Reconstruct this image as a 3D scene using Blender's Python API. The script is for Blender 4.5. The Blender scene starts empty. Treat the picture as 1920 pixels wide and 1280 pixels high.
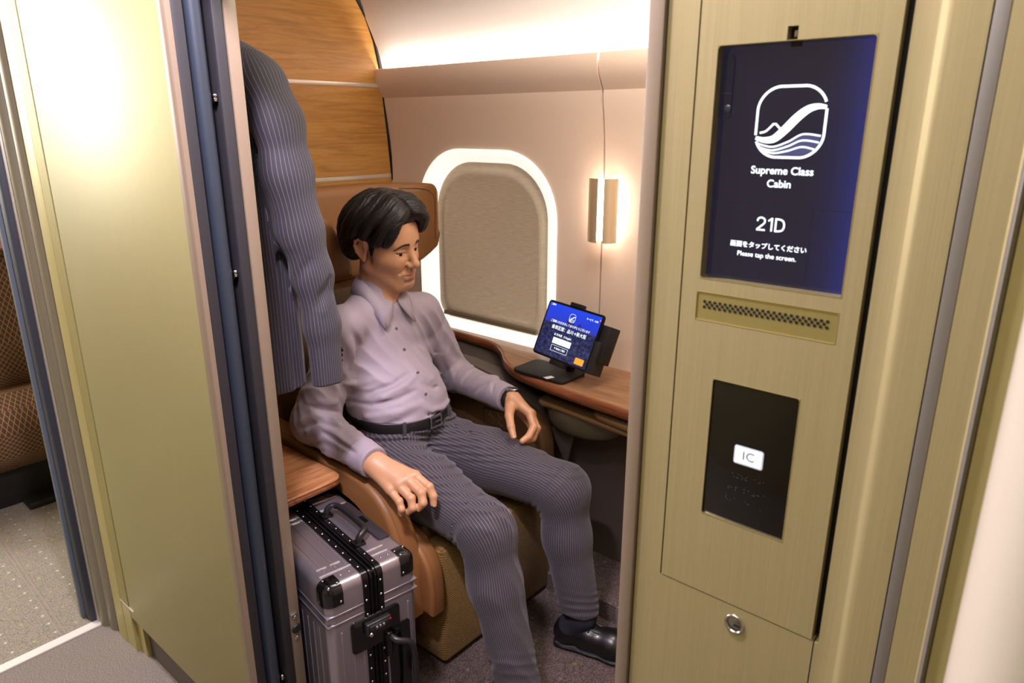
import bpy, bmesh, math, random
import numpy as np
from mathutils import Vector, Matrix
random.seed(7)
SC = bpy.context.scene
COL = SC.collection
PI = math.pi

# ------------------------------------------------------------------ camera
H = 1.42
F_PX = 1320.0
PITCH = math.atan(F_PX / 4320.0)
AX = math.radians(40.6)
cam_data = bpy.data.cameras.new('camera')
cam_data.sensor_width = 36.0
cam_data.lens = F_PX / 1920.0 * 36.0
cam_data.clip_start = 0.02
cam = bpy.data.objects.new('camera', cam_data)
COL.objects.link(cam)
cam.location = (0, 0, H)
fwd = Vector((math.cos(AX) * math.cos(PITCH), math.sin(AX) * math.cos(PITCH), -math.sin(PITCH)))
cam.rotation_euler = fwd.to_track_quat('-Z', 'Y').to_euler()
cam_data.dof.use_dof = True
cam_data.dof.focus_distance = 1.25
cam_data.dof.aperture_fstop = 11.0
SC.camera = cam

# ------------------------------------------------------------------ world, view
w = bpy.data.worlds.new('world')
SC.world = w
w.use_nodes = True
w.node_tree.nodes['Background'].inputs[0].default_value = (1.0, 0.93, 0.88, 1)
w.node_tree.nodes['Background'].inputs[1].default_value = 0.10
SC.view_settings.view_transform = 'Standard'
SC.view_settings.look = 'None'
SC.view_settings.gamma = 1.0
SC.view_settings.exposure = 0.0
SC.view_settings.use_curve_mapping = False

# ------------------------------------------------------------------ lights
def area(name, loc, target, sx, sy, power, color, spread=PI):
    d = bpy.data.lights.new(name, 'AREA')
    d.shape = 'RECTANGLE'; d.size = sx; d.size_y = sy
    d.energy = power; d.color = color; d.spread = spread
    o = bpy.data.objects.new(name, d)
    COL.objects.link(o)
    o.location = loc
    z = (Vector(loc) - Vector(target)).normalized(); y = Vector((0, 1, 0)); y = (y - z * y.dot(z)).normalized(); x = y.cross(z)
    o.rotation_euler = Matrix(((x.x, y.x, z.x), (x.y, y.y, z.y), (x.z, y.z, z.z))).to_euler()
    return o
# lamp in the corridor ceiling close to the door, saloon ceiling, cabin ceiling, strip hidden behind the ledge
area('aisle_light', (0.31, 0.74, 2.07), (1.10, 1.45, 0.6), 0.09, 0.20, 38, (0.93, 0.82, 1.0))
area('aisle_glow', (-0.15, 0.35, 2.06), (0.25, 0.35, 0), 0.5, 0.9, 9.5, (1.0, 0.96, 0.92))
area('saloon_light', (-0.2, 3.2, 2.06), (-0.1, 2.8, 0), 1.0, 1.6, 34, (1.0, 0.97, 0.93))
area('panel_glare_light', (-0.52, 4.2, 1.80), (0.4, 1.4, 1.5), 0.9, 0.6, 62, (1.0, 0.98, 0.97))  # added area light, no modelled fixture, placed and sized for the left panel's glare
area('cabin_light', (1.25, 0.85, 2.06), (1.40, 1.3, 0.6), 0.5, 0.9, 21, (1.0, 0.92, 0.84))
area('ledge_strip', (1.7925, 1.15, 1.600), (1.765, 1.15, 2.0), 0.008, 2.0, 7.0, (1.0, 0.92, 0.86))

# ------------------------------------------------------------------ colour + materials
def srgb(r, g, b):
    f = lambda c: (c / 255 / 12.92) if c <= 10.3 else ((c / 255 + 0.055) / 1.055) ** 2.4
    return (f(r), f(g), f(b), 1.0)

def mat(name, rgb, rough=0.5, metal=0.0, emit=None, estr=0.0, coat=0.0, sheen=0.0, spec=0.5, trans=0.0):
    m = bpy.data.materials.new(name); m.use_nodes = True
    b = m.node_tree.nodes['Principled BSDF']
    b.inputs['Base Color'].default_value = srgb(*rgb)
    b.inputs['Roughness'].default_value = rough
    b.inputs['Metallic'].default_value = metal
    b.inputs['Specular IOR Level'].default_value = spec
    b.inputs['Coat Weight'].default_value = coat
    b.inputs['Sheen Weight'].default_value = sheen
    b.inputs['Transmission Weight'].default_value = trans
    if emit:
        b.inputs['Emission Color'].default_value = srgb(*emit)
        b.inputs['Emission Strength'].default_value = estr
    return m

class NT:
    def __init__(s, m): s.t = m.node_tree; s.b = s.t.nodes['Principled BSDF']
    def n(s, typ, **kw):
        x = s.t.nodes.new(typ)
        for k, v in kw.items(): setattr(x, k, v)
        return x
    def l(s, a, b): s.t.links.new(a, b)
    def math(s, op, a, b=None, c=None):
        x = s.n('ShaderNodeMath', operation=op)
        for i, v in enumerate((a, b, c)):
            if v is None: continue
            if hasattr(v, 'default_value'): s.l(v, x.inputs[i])
            else: x.inputs[i].default_value = v
        return x.outputs[0]
    def mix(s, fac, a, b):
        x = s.n('ShaderNodeMix', data_type='RGBA')
        for sock, v in ((x.inputs[0], fac), (x.inputs[6], a), (x.inputs[7], b)):
            if hasattr(v, 'default_value'): s.l(v, sock)
            else: sock.default_value = v
        return x.outputs[2]
    def obj(s, scale=(1, 1, 1), rot=(0, 0, 0)):
        tc = s.n('ShaderNodeTexCoord'); mp = s.n('ShaderNodeMapping')
        mp.inputs['Scale'].default_value = scale; mp.inputs['Rotation'].default_value = rot
        s.l(tc.outputs['Object'], mp.inputs[0]); return mp.outputs[0]
    def noise(s, vec, scale, detail=2.0, rough=0.5, dist=0.0):
        x = s.n('ShaderNodeTexNoise'); x.inputs['Scale'].default_value = scale
        x.inputs['Detail'].default_value = detail; x.inputs['Roughness'].default_value = rough
        x.inputs['Distortion'].default_value = dist
        s.l(vec, x.inputs['Vector']); return x.outputs['Fac']
    def bump(s, h, strength, dist=0.001):
        x = s.n('ShaderNodeBump'); x.inputs['Strength'].default_value = strength
        x.inputs['Distance'].default_value = dist
        s.l(h, x.inputs['Height']); s.l(x.outputs[0], s.b.inputs['Normal'])
    def ramp(s, fac, stops):
        x = s.n('ShaderNodeValToRGB'); e = x.color_ramp.elements
        e[0].position = stops[0][0]; e[0].color = stops[0][1]
        e[1].position = stops[-1][0]; e[1].color = stops[-1][1]
        for p, c in stops[1:-1]:
            q = e.new(p); q.color = c
        s.l(fac, x.inputs[0]); return x.outputs[0]
    def color(s, c): s.l(c, s.b.inputs['Base Color'])

def noisy(name, rgb, rgb2, scale, rough=0.5, metal=0.0, stretch=(1, 1, 1), bump=0.0, bdist=0.001, detail=3, **kw):
    m = mat(name, rgb, rough, metal, **kw); t = NT(m)
    f = t.noise(t.obj(stretch), scale, detail, 0.6)
    t.color(t.ramp(f, [(0.3, srgb(*rgb)), (0.7, srgb(*rgb2))]))
    if bump: t.bump(f, bump, bdist)
    return m

def brushed(name, a, b, rough, metal=0.75):
    m = mat(name, a, rough, metal); t = NT(m)
    f = t.noise(t.obj((900, 900, 6)), 1.0, 3, 0.6)
    t.color(t.ramp(f, [(0.25, srgb(*a)), (0.75, srgb(*b))]))
    r = t.math('MULTIPLY_ADD', f, 0.12, rough - 0.06); t.l(r, t.b.inputs['Roughness'])
    t.bump(f, 0.06, 0.0004)
    return m

def wood(name, a, b, c, rough=0.4, along=(1, 14, 14), scale=4.0, coat=0.0):
    m = mat(name, a, rough, coat=coat); t = NT(m)
    v = t.obj(along)
    f = t.noise(v, scale, 6, 0.62, 1.2)
    g = t.noise(t.obj(tuple(q * 5 for q in along)), scale * 2, 3, 0.6)
    col = t.ramp(f, [(0.30, srgb(*c)), (0.47, srgb(*a)), (0.62, srgb(*b))])
    col = t.mix(t.math('MULTIPLY', g, 0.45), col, srgb(*c))
    t.color(col); t.bump(g, 0.08, 0.0005)
    return m

OLIVE = brushed('olive_brushed_metal', (160, 147, 106), (171, 158, 116), 0.48, 0.35)
OLIVE_L = brushed('olive_brushed_metal_door', (158, 150, 104), (168, 160, 114), 0.48, 0.35)
OLIVE_P = mat('olive_painted_metal', (178, 166, 112), 0.45, 0.4)
BEIGE = mat('champagne_metal', (132, 116, 98), 0.45, 0.2)
GREYSTRIP = mat('grey_steel_strip', (140, 136, 132), 0.4, 0.6)
GREYOL = mat('grey_olive_profile', (136, 130, 112), 0.45, 0.4)
SLATE = mat('slate_rubber', (34, 32, 36), 0.6)
NAVY = mat('navy_rubber', (46, 50, 62), 0.5)
BLUEDOOR = mat('blue_grey_door_edge', (44, 51, 62), 0.45, 0.1)
BLACK = mat('matt_black', (14, 13, 14), 0.6)
BLACKG = mat('gloss_black', (10, 10, 12), 0.12, spec=0.6)
CHROME = mat('chrome', (200, 200, 205), 0.18, 1.0)
WALLP = noisy('pinkish_wall_panel', (230, 206, 186), (234, 211, 192), 350, 0.5, bump=0.03)
UPWALL = mat('upper_wall_panel', (240, 230, 221), 0.55)
CREAM = mat('cream_enamel', (208, 198, 184), 0.22)
LEATHER = noisy('tan_leather', (132, 88, 48), (142, 96, 54), 700, 0.48, bump=0.12, bdist=0.0006)
LEATHER_D = noisy('brown_leather', (88, 62, 36), (98, 70, 42), 700, 0.5, bump=0.12, bdist=0.0006)
WOODWALL = wood('oak_wall', (176, 124, 56), (192, 140, 68), (150, 100, 42), 0.45, (1.2, 14, 16), 3.0)
DESKWOOD = wood('walnut_desk', (148, 106, 72), (174, 130, 94), (108, 74, 48), 0.32, (14, 1.3, 14), 3.0, coat=0.2)
TRAYWOOD = wood('walnut_tray', (176, 118, 76), (202, 146, 102), (132, 80, 50), 0.3, (1.5, 16, 14), 3.0, coat=0.3)
EDGEWOOD = wood('walnut_edge', (132, 76, 46), (150, 90, 56), (100, 56, 34), 0.25, (14, 1.3, 14), 3.0, coat=0.3)
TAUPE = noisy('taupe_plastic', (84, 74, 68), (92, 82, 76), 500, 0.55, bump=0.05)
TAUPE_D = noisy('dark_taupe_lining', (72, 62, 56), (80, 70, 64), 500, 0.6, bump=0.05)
BRONZE = mat('bronze_table', (128, 100, 66), 0.35, 0.35)
OLIVEGREY = mat('olive_grey_cup', (98, 92, 74), 0.4, 0.1)

# ------------------------------------------------------------------ object helpers
BASE = {}
def link(o, parent=None):
    """geometry is built in world units; a child cancels its parent's own offset"""
    COL.objects.link(o)
    if parent:
        o.parent = parent
        o.matrix_parent_inverse = Matrix.Translation(-BASE.get(parent.name, Vector((0, 0, 0))))
    return o

def mobj(name, bm, m=None, parent=None, smooth=False, auto=None):
    me = bpy.data.meshes.new(name)
    bm.to_mesh(me); bm.free()
    if m:
        for q in (m if isinstance(m, (list, tuple)) else [m]): me.materials.append(q)
    if smooth or auto is not None:
        me.polygons.foreach_set('use_smooth', [True] * len(me.polygons))
        if auto is not None:
            me.set_sharp_from_angle(angle=math.radians(auto))
    return link(bpy.data.objects.new(name, me), parent)

def thing(name, label, cat, loc=(0, 0, 0), group=None):
    o = bpy.data.objects.new(name, None); COL.objects.link(o)
    o.empty_display_size = 0.05
    o.location = loc; o['label'] = label; o['category'] = cat
    BASE[o.name] = Vector(loc)
    if group: o['group'] = group
    return o
def tag(o, label, cat, group=None):
    o['label'] = label; o['category'] = cat
    if group: o['group'] = group
    return o
def struct(o, label=None):
    o['kind'] = 'structure'
    if label: o['label'] = label
    return o

def box(bm, lo, hi, bev=0.0, seg=2, mi=0):
    lo = Vector(lo); hi = Vector(hi)
    r = bmesh.ops.create_cube(bm, size=1.0)
    vs = r['verts']
    for v in vs:
        v.co = Vector(((lo.x + hi.x) / 2 + v.co.x * (hi.x - lo.x), (lo.y + hi.y) / 2 + v.co.y * (hi.y - lo.y), (lo.z + hi.z) / 2 + v.co.z * (hi.z - lo.z)))
    fs = list({f for v in vs for f in v.link_faces})
    for f in fs: f.material_index = mi
    if bev > 0:
        es = list({e for v in vs for e in v.link_edges})
        r = bmesh.ops.bevel(bm, geom=es, offset=bev, segments=seg, profile=0.5, affect='EDGES')
        for f in r['faces']: f.material_index = mi
    return bm

def boxo(name, lo, hi, m, parent=None, bev=0.0, seg=2):
    return mobj(name, box(bmesh.new(), lo, hi, bev, seg), m, parent, auto=35 if bev else None)

def prism(bm, pts, axis, a, b, mi=0, bev=0.0, seg=2):
    """polygon in the two other axes (in order), extruded on axis from a to b"""
    def mk(p, t):
        if axis == 'x': return (t, p[0], p[1])
        if axis == 'y': return (p[0], t, p[1])
        return (p[0], p[1], t)
    A = [bm.verts.new(mk(p, a)) for p in pts]; B = [bm.verts.new(mk(p, b)) for p in pts]
    n = len(pts); fs = [bm.faces.new(A), bm.faces.new(B[::-1])]
    for i in range(n): fs.append(bm.faces.new([A[i], B[i], B[(i + 1) % n], A[(i + 1) % n]]))
    bmesh.ops.recalc_face_normals(bm, faces=fs)
    for f in fs: f.material_index = mi
    if bev > 0:
        es = list(fs[0].edges) + list(fs[1].edges)
        r = bmesh.ops.bevel(bm, geom=es, offset=bev, segments=seg, profile=0.5, affect='EDGES')
        for f in r['faces']: f.material_index = mi
    return bm

def rrect(w_, h_, r, n=6, cx=0, cy=0):
    out = []
    rs = r if isinstance(r, (list, tuple)) else [r] * 4   # TR TL BL BR
    for k, (sx, sy, a0) in enumerate(((1, 1, 0), (-1, 1, 90), (-1, -1, 180), (1, -1, 270))):
        q = rs[k]
        for i in range(n + 1):
            a = math.radians(a0 + 90 * i / n)
            out.append((cx + sx * (w_ / 2 - q) + q * math.cos(a), cy + sy * (h_ / 2 - q) + q * math.sin(a)))
    return out

def ring_prism(bm, outer, inner, mk, a, b, mi=0, a_in=None, b_in=None):
    """frame between two loops of equal count, mk(p,t) -> xyz"""
    a_in = a if a_in is None else a_in; b_in = b if b_in is None else b_in
    n = len(outer)
    O = [bm.verts.new(mk(p, a)) for p in outer]; I = [bm.verts.new(mk(p, a_in)) for p in inner]
    O2 = [bm.verts.new(mk(p, b)) for p in outer]; I2 = [bm.verts.new(mk(p, b_in)) for p in inner]
    fs = []
    for i in range(n):
        j = (i + 1) % n
        fs += [bm.faces.new([O[i], O[j], I[j], I[i]]), bm.faces.new([O2[i], I2[i], I2[j], O2[j]]),
               bm.faces.new([O[i], O2[i], O2[j], O[j]]), bm.faces.new([I[i], I[j], I2[j], I2[i]])]
    bmesh.ops.recalc_face_normals(bm, faces=fs)
    for f in fs: f.material_index = mi
    return bm

def tube(bm, pts, r, n=8, closed=False, caps=True, mi=0):
    pts = [Vector(p) for p in pts]; m = len(pts)
    rs = r if isinstance(r, (list, tuple)) else [r] * m
    rings = []; up = None
    for i, p in enumerate(pts):
        if closed: t = (pts[(i + 1) % m] - pts[i - 1]).normalized()
        else: t = (pts[min(i + 1, m - 1)] - pts[max(i - 1, 0)]).normalized()
        if up is None:
            up = t.orthogonal().normalized()
        up = (up - t * up.dot(t)).normalized()
        s = t.cross(up)
        rings.append([bm.verts.new(p + (up * math.cos(2 * PI * k / n) + s * math.sin(2 * PI * k / n)) * rs[i]) for k in range(n)])
    for i in range(m if closed else m - 1):
        a = rings[i]; b = rings[(i + 1) % m]
        for k in range(n):
            f = bm.faces.new([a[k], a[(k + 1) % n], b[(k + 1) % n], b[k]]); f.material_index = mi
    if caps and not closed:
        bm.faces.new(rings[0][::-1]).material_index = mi; bm.faces.new(rings[-1]).material_index = mi
    return bm

def lathe(bm, prof, c=(0, 0, 0), n=32, axis='z', mi=0, a0=0.0, a1=2 * PI):
    c = Vector(c); full = abs(a1 - a0 - 2 * PI) < 1e-6
    rings = []
    cnt = n if full else n + 1
    for k in range(cnt):
        a = a0 + (a1 - a0) * k / n
        row = []
        for (r, z) in prof:
            x, y = r * math.cos(a), r * math.sin(a)
            q = Vector((x, y, z)) if axis == 'z' else (Vector((z, x, y)) if axis == 'x' else Vector((x, z, y)))
            row.append(bm.verts.new(c + q))
        rings.append(row)
    fs = []
    for k in range(n):
        a = rings[k]; b = rings[(k + 1) % cnt]
        for i in range(len(prof) - 1):
            fs.append(bm.faces.new([a[i], a[i + 1], b[i + 1], b[i]]))
    for f in fs: f.material_index = mi
    bmesh.ops.remove_doubles(bm, verts=[v for r_ in rings for v in r_], dist=1e-6)
    bmesh.ops.recalc_face_normals(bm, faces=[f for f in fs if f.is_valid])
    return bm

def xf(bm, M, since=0):
    bmesh.ops.transform(bm, matrix=M, verts=list(bm.verts)[since:])
    return bm

def text_mesh(s, size, extrude=0.0003, align='CENTER', weight=0.0, space=1.0, shear=0.0):
    c = bpy.data.curves.new('t', 'FONT'); c.body = s; c.size = size; c.extrude = extrude
    c.align_x = align; c.align_y = 'CENTER'; c.offset = weight; c.space_character = space; c.shear = shear
    c.resolution_u = 4
    o = bpy.data.objects.new('t', c); COL.objects.link(o)
    bpy.context.view_layer.update()
    dg = bpy.context.evaluated_depsgraph_get()
    me = bpy.data.meshes.new_from_object(o.evaluated_get(dg))
    bpy.data.objects.remove(o); bpy.data.curves.remove(c)
    me.materials.clear()
    return me

def text_bm(bm, s, size, M, mi=0, **kw):
    me = text_mesh(s, size, **kw)
    n0 = len(bm.verts); f0 = len(bm.faces)
    bm.from_mesh(me); bpy.data.meshes.remove(me)
    bm.verts.ensure_lookup_table(); bm.faces.ensure_lookup_table()
    bmesh.ops.transform(bm, matrix=M, verts=bm.verts[n0:])
    for f in bm.faces[f0:]: f.material_index = mi
    return bm
def smooth_path(pts, n=10):
    out = []
    for i in range(len(pts) - 1):
        p0 = pts[max(i - 1, 0)]; p1 = pts[i]; p2 = pts[i + 1]; p3 = pts[min(i + 2, len(pts) - 1)]
        for k in range(n):
            u = k / n
            out.append(tuple(0.5 * ((2 * b) + (-a + c) * u + (2 * a - 5 * b + 4 * c - d) * u * u + (-a + 3 * b - 3 * c + d) * u ** 3) for a, b, c, d in zip(p0, p1, p2, p3)))
    out.append(tuple(pts[-1])); return out
# ================================================================== SETTING
XP = 0.561        # corridor face of the partition
XI = 0.685        # cabin face of the partition
YJ = 1.20         # far jamb of the doorway
YN = 0.329        # near jamb of the doorway
YW = 2.18         # wooden end wall of the cabin
XW = 1.825        # window wall
YF = 0.10         # near end wall of the cabin (hidden)

# floors
CARP_A = mat('corridor_carpet', (150, 140, 132), 0.95); t = NT(CARP_A)
v = t.obj((1, 1, 1))
f1 = t.noise(t.obj((1.0, 2.6, 1), (0, 0, 0.5)), 260, 3, 0.7); f2 = t.noise(v, 8, 2)
t.color(t.mix(t.math('MULTIPLY', f2, 0.3), t.ramp(f1, [(0.36, srgb(88, 80, 74)), (0.5, srgb(134, 124, 116)), (0.64, srgb(176, 166, 158))]), srgb(140, 130, 122)))
t.bump(f1, 0.7, 0.004)

def pattern_carpet(name, dark, base, lite, dot1, dot2, cell=0.055):
    m = mat(name, base, 0.95); t = NT(m)
    v = t.obj((1, 1, 1))
    n1 = t.noise(v, 230, 3, 0.7)
    # pebble like loop pile
    vo = t.n('ShaderNodeTexVoronoi', feature='DISTANCE_TO_EDGE'); vo.inputs['Scale'].default_value = 34
    vd = t.n('ShaderNodeVectorMath', operation='ADD'); t.l(v, vd.inputs[0])
    nn = t.n('ShaderNodeTexNoise'); nn.inputs['Scale'].default_value = 30; t.l(v, nn.inputs['Vector'])
    sc = t.n('ShaderNodeVectorMath', operation='SCALE'); t.l(nn.outputs['Color'], sc.inputs[0]); sc.inputs['Scale'].default_value = 0.03
    t.l(sc.outputs[0], vd.inputs[1]); t.l(vd.outputs[0], vo.inputs['Vector'])
    crack = t.ramp(vo.outputs['Distance'], [(0.0, (1, 1, 1, 1)), (0.05, (0, 0, 0, 1))])
    col = t.ramp(n1, [(0.32, srgb(*dark)), (0.5, srgb(*base)), (0.7, srgb(*lite))])
    col = t.mix(t.math('MULTIPLY', crack, 0.55), col, srgb(*dark))
    # scattered flowers
    sep = t.n('ShaderNodeSeparateXYZ'); t.l(v, sep.inputs[0])
    def dots(ox, oy, colr, col_in, c, siz=0.06):
        fx = t.math('FRACT', t.math('ADD', t.math('DIVIDE', sep.outputs[0], c), ox))
        fy = t.math('FRACT', t.math('ADD', t.math('DIVIDE', sep.outputs[1], c), oy))
        dx = t.math('ABSOLUTE', t.math('SUBTRACT', fx, 0.5)); dy = t.math('ABSOLUTE', t.math('SUBTRACT', fy, 0.5))
        # four petals: product small near the axes and inside a radius
        rr = t.math('ADD', dx, dy); pr = t.math('MULTIPLY', dx, dy)
        a = t.math('LESS_THAN', rr, siz); b = t.math('LESS_THAN', pr, siz * siz * .1)
        c_ = t.math('MULTIPLY', t.math('MULTIPLY', a, b), t.math('ADD', 0.45, n1))
        return t.mix(c_, col_in, srgb(*colr))
    col = dots(0.0, 0.0, dot1, col, cell * 2); col = dots(0.5, 0.5, dot2, col, cell * 2); col = dots(0.5, 0.02, dot2, col, cell * 2.0)
    t.color(col); t.bump(n1, 0.8, 0.004)
    return m
CARP_B = pattern_carpet('saloon_carpet', (104, 96, 84), (148, 140, 124), (178, 170, 154), (186, 172, 96), (206, 202, 192))
CARP_C = pattern_carpet('cabin_carpet', (44, 36, 34), (84, 70, 66), (124, 106, 100), (126, 102, 64), (112, 102, 102), 0.07)
struct(boxo('floor', (-1.0, -1.2, -0.05), (XP + 0.03, 2.075, 0.0), CARP_A))
struct(boxo('floor', (-1.0, 2.10, -0.05), (1.9, 4.6, 0.0), CARP_B))
struct(boxo('floor', (XP + 0.03, -1.2, -0.05), (1.9, YW, -0.001), CARP_C))
struct(boxo('trim_1', (-1.0, 2.072, -0.05), (XP + 0.01, 2.104, 0.004), mat('white_threshold', (228, 224, 216), 0.4), bev=0.001))

bm = bmesh.new()
for dx in (0.0, 0.012): prism(bm, [(0.442 + dx, 2.104), (0.4465 + dx, 2.104), (0.5245 + dx, 3.9), (0.520 + dx, 3.9)], 'z', 0.0, 0.0022)
struct(mobj('trim_40', bm, mat('carpet_seam', (150, 136, 122), 0.9)))
# ceiling, hidden walls that close the place
CEIL = mat('ceiling_white', (222, 214, 206), 0.6)
struct(boxo('ceiling', (-1.0, -1.2, 2.10), (XW + 0.1, 4.6, 2.15), CEIL))
struct(boxo('wall_corridor', (-1.05, -1.2, 0), (-1.0, 4.6, 2.10), OLIVE_P))
struct(boxo('wall_rear', (-1.0, -1.25, 0), (XW + 0.1, -1.2, 2.10), OLIVE_P))
struct(boxo('wall_saloon_end', (-1.0, 4.6, 0), (XW + 0.1, 4.65, 2.10), WALLP))
struct(boxo('wall_saloon_window', (XW, YW + 0.06, 0), (XW + 0.05, 4.6, 2.10), WALLP))

# ---------------------------------------------------------------- window wall (curved profile, seam, ledge)
# profile (x, z)
prof = [(1.66, 2.02), (1.69, 1.92), (1.713, 1.845), (1.747, 1.765), (1.780, 1.69), (1.800, 1.626)]
bm = bmesh.new()
pts = [(x, z) for x, z in prof] + [(XW + 0.08, 1.60), (XW + 0.08, 2.10), (1.62, 2.10)]
prism(bm, pts, 'y', YF, YW - 0.002)
o = struct(mobj('wall_upper', bm, UPWALL, auto=40))

# wall with a window hole: grid of (y, z) columns built around the opening
def wall_x(z):
    if z >= 1.50: return 1.801
    if z >= 1.25: return 1.801 + (1.50 - z) / 0.25 * 0.024 * (2 - (1.50 - z) / 0.25) * 0.98
    return XW
# opening loop in (y,z), clockwise seen from the cabin
def super_loop(y0, y1, z0, z1, rt, rb, n=12):
    cy, cz = (y0 + y1) / 2, (z0 + z1) / 2
    return rrect(y1 - y0, z1 - z0, [rt, rt, rb, rb], n, cy, cz)
OUT = super_loop(1.373, 2.028, 0.672, 1.345, 0.225, 0.085)
INN = super_loop(1.430, 1.962, 0.715, 1.300, 0.185, 0.060)
SEAM_Y = (1.197, 1.203)
def wall_piece(y0, y1, hole, name):
    bm = bmesh.new()
    zs = [0.0, 0.62, 1.25, 1.30, 1.35, 1.40, 1.45, 1.50, 1.52]
    if not hole:
        F = [[bm.verts.new((wall_x(z), y, z)) for z in zs] for y in (y0, y1)]
        for i in range(len(zs) - 1): bm.faces.new([F[0][i], F[0][i + 1], F[1][i + 1], F[1][i]])
    else:
        # ring of outer points on the rectangle matched to hole points by angle
        n = len(OUT); cy = (1.373 + 2.028) / 2; cz = 1.0
        oc = []
        z0, z1 = 0.55, 1.52
        for p in OUT:
            dy, dz = p[0] - cy, p[1] - cz
            s = min(((y1 - cy) / dy if dy > 1e-9 else (y0 - cy) / dy if dy < -1e-9 else 1e9),
                    ((z1 - cz) / dz if dz > 1e-9 else (z0 - cz) / dz if dz < -1e-9 else 1e9))
            oc.append((cy + dy * s, cz + dz * s))
        L = 8; rows = []
        for k in range(L + 1):
            u = k / L
            rows.append([bm.verts.new((wall_x(p[1] * (1 - u) + q[1] * u), p[0] * (1 - u) + q[0] * u, p[1] * (1 - u) + q[1] * u)) for p, q in zip(OUT, oc)])
        for k in range(L):
            for i in range(n):
                j = (i + 1) % n
                bm.faces.new([rows[k][i], rows[k][j], rows[k + 1][j], rows[k + 1][i]])
        # corner fills
        for (yy, zz) in ((y0, z0), (y1, z0), (y0, z1), (y1, z1)):
            best = None
            for i in range(n):
                a, b = rows[L][i], rows[L][(i + 1) % n]
                ea = (abs(a.co.y - yy) < 1e-5, abs(a.co.z - zz) < 1e-5); eb = (abs(b.co.y - yy) < 1e-5, abs(b.co.z - zz) < 1e-5)
                if (ea[0] and eb[1]) or (ea[1] and eb[0]):
                    best = (a, b)
            if best: bm.faces.new([best[0], best[1], bm.verts.new((wall_x(zz), yy, zz))])
        a = [bm.verts.new((XW, y0, 0)), bm.verts.new((XW, y1, 0)), bm.verts.new((XW, y1, z0)), bm.verts.new((XW, y0, z0))]
        bm.faces.new(a)
    # ledge roll on top
    led = [(1.801, 1.520), (1.792, 1.535), (1.780, 1.555), (1.773, 1.575), (1.771, 1.592), (1.772, 1.610), (1.775, 1.619), (1.779, 1.621), (1.782, 1.617), (1.783, 1.596), (1.83, 1.596)]
    R = [[bm.verts.new((x, y, z)) for x, z in led] for y in (y0, y1)]
    for i in range(len(led) - 1): bm.faces.new([R[0][i], R[0][i + 1], R[1][i + 1], R[1][i]])
    e0 = [v for v in R[0]] + [bm.verts.new((1.86, y0, 1.596)), bm.verts.new((1.86, y0, 1.50))]
    e1 = [v for v in R[1]] + [bm.verts.new((1.86, y1, 1.596)), bm.verts.new((1.86, y1, 1.50))]
    bm.faces.new(e0); bm.faces.new(e1)
    # edge returns at the seam
    for y in (y0, y1):
        F = [bm.verts.new((wall_x(z), y, z)) for z in zs]; B = [bm.verts.new((XW + 0.03, y, z)) for z in zs]
        for i in range(len(zs) - 1): bm.faces.new([F[i], F[i + 1], B[i + 1], B[i]])
    bmesh.ops.recalc_face_normals(bm, faces=bm.faces)
    return struct(mobj(name, bm, WALLP, auto=30))
wall_piece(SEAM_Y[1], YW + 0.004, True, 'wall_window')
wall_piece(YF, SEAM_Y[0], False, 'wall_window')
struct(boxo('trim_2', (XW + 0.012, SEAM_Y[0] - 0.02, 0), (XW + 0.03, SEAM_Y[1] + 0.02, 1.60), BLACK))
struct(boxo('wall_outer', (XW + 0.055, YF, 0), (XW + 0.08, YW, 2.1), BLACK))

# window: luminous ring, shade
WIN = bpy.data.objects.new('window_1', None); COL.objects.link(WIN); WIN.location = (XW, 1.70, 0.67); BASE['window_1'] = Vector(WIN.location)
struct(WIN, 'rounded aircraft-style window with glowing white frame and closed fabric shade')
GLOW = mat('lit_white_frame', (250, 246, 238), 0.4, emit=(255, 250, 240), estr=0.85)
bm = bmesh.new()
def loft(bm, loops, mi=0):
    V = [[bm.verts.new(p) for p in L] for L in loops]; n = len(loops[0])
    for a, b in zip(V[:-1], V[1:]):
        for i in range(n):
            f = bm.faces.new([a[i], a[(i + 1) % n], b[(i + 1) % n], b[i]]); f.material_index = mi
    return V
def lerp_loop(u): return [(a[0] * (1 - u) + b[0] * u, a[1] * (1 - u) + b[1] * u) for a, b in zip(OUT, INN)]
steps = [(0.0, 0.004), (0.0, -0.002), (0.06, -0.006), (0.35, -0.003), (0.7, 0.008), (1.0, 0.026), (1.0, 0.034)]
loft(bm, [[((wall_x(p[1]) if u < 0.5 else XW) + dx, p[0], p[1]) for p in lerp_loop(u)] for u, dx in steps])
bmesh.ops.recalc_face_normals(bm, faces=bm.faces)
mobj('window_frame', bm, GLOW, WIN, auto=50)['label'] = 'glowing white window surround'
SHADE = mat('linen_shade', (176, 160, 134), 0.85); t = NT(SHADE)
f1 = t.noise(t.obj((1, 26, 700)), 1.0, 4, 0.65); f2 = t.noise(t.obj((1, 60, 400)), 3.0, 3, 0.6)
t.color(t.mix(t.math('MULTIPLY', f2, 0.4), t.ramp(f1, [(0.3, srgb(200, 184, 160)), (0.7, srgb(240, 228, 206))]), srgb(222, 207, 182)))
t.bump(f1, 0.35, 0.001)
def inset(loop, d):
    cy = sum(p[0] for p in loop) / len(loop); cz = sum(p[1] for p in loop) / len(loop)
    return [(cy + (p[0] - cy) * (1 - d / 0.27), cz + (p[1] - cz) * (1 - d / 0.29)) for p in loop]
bm = bmesh.new()
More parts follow.
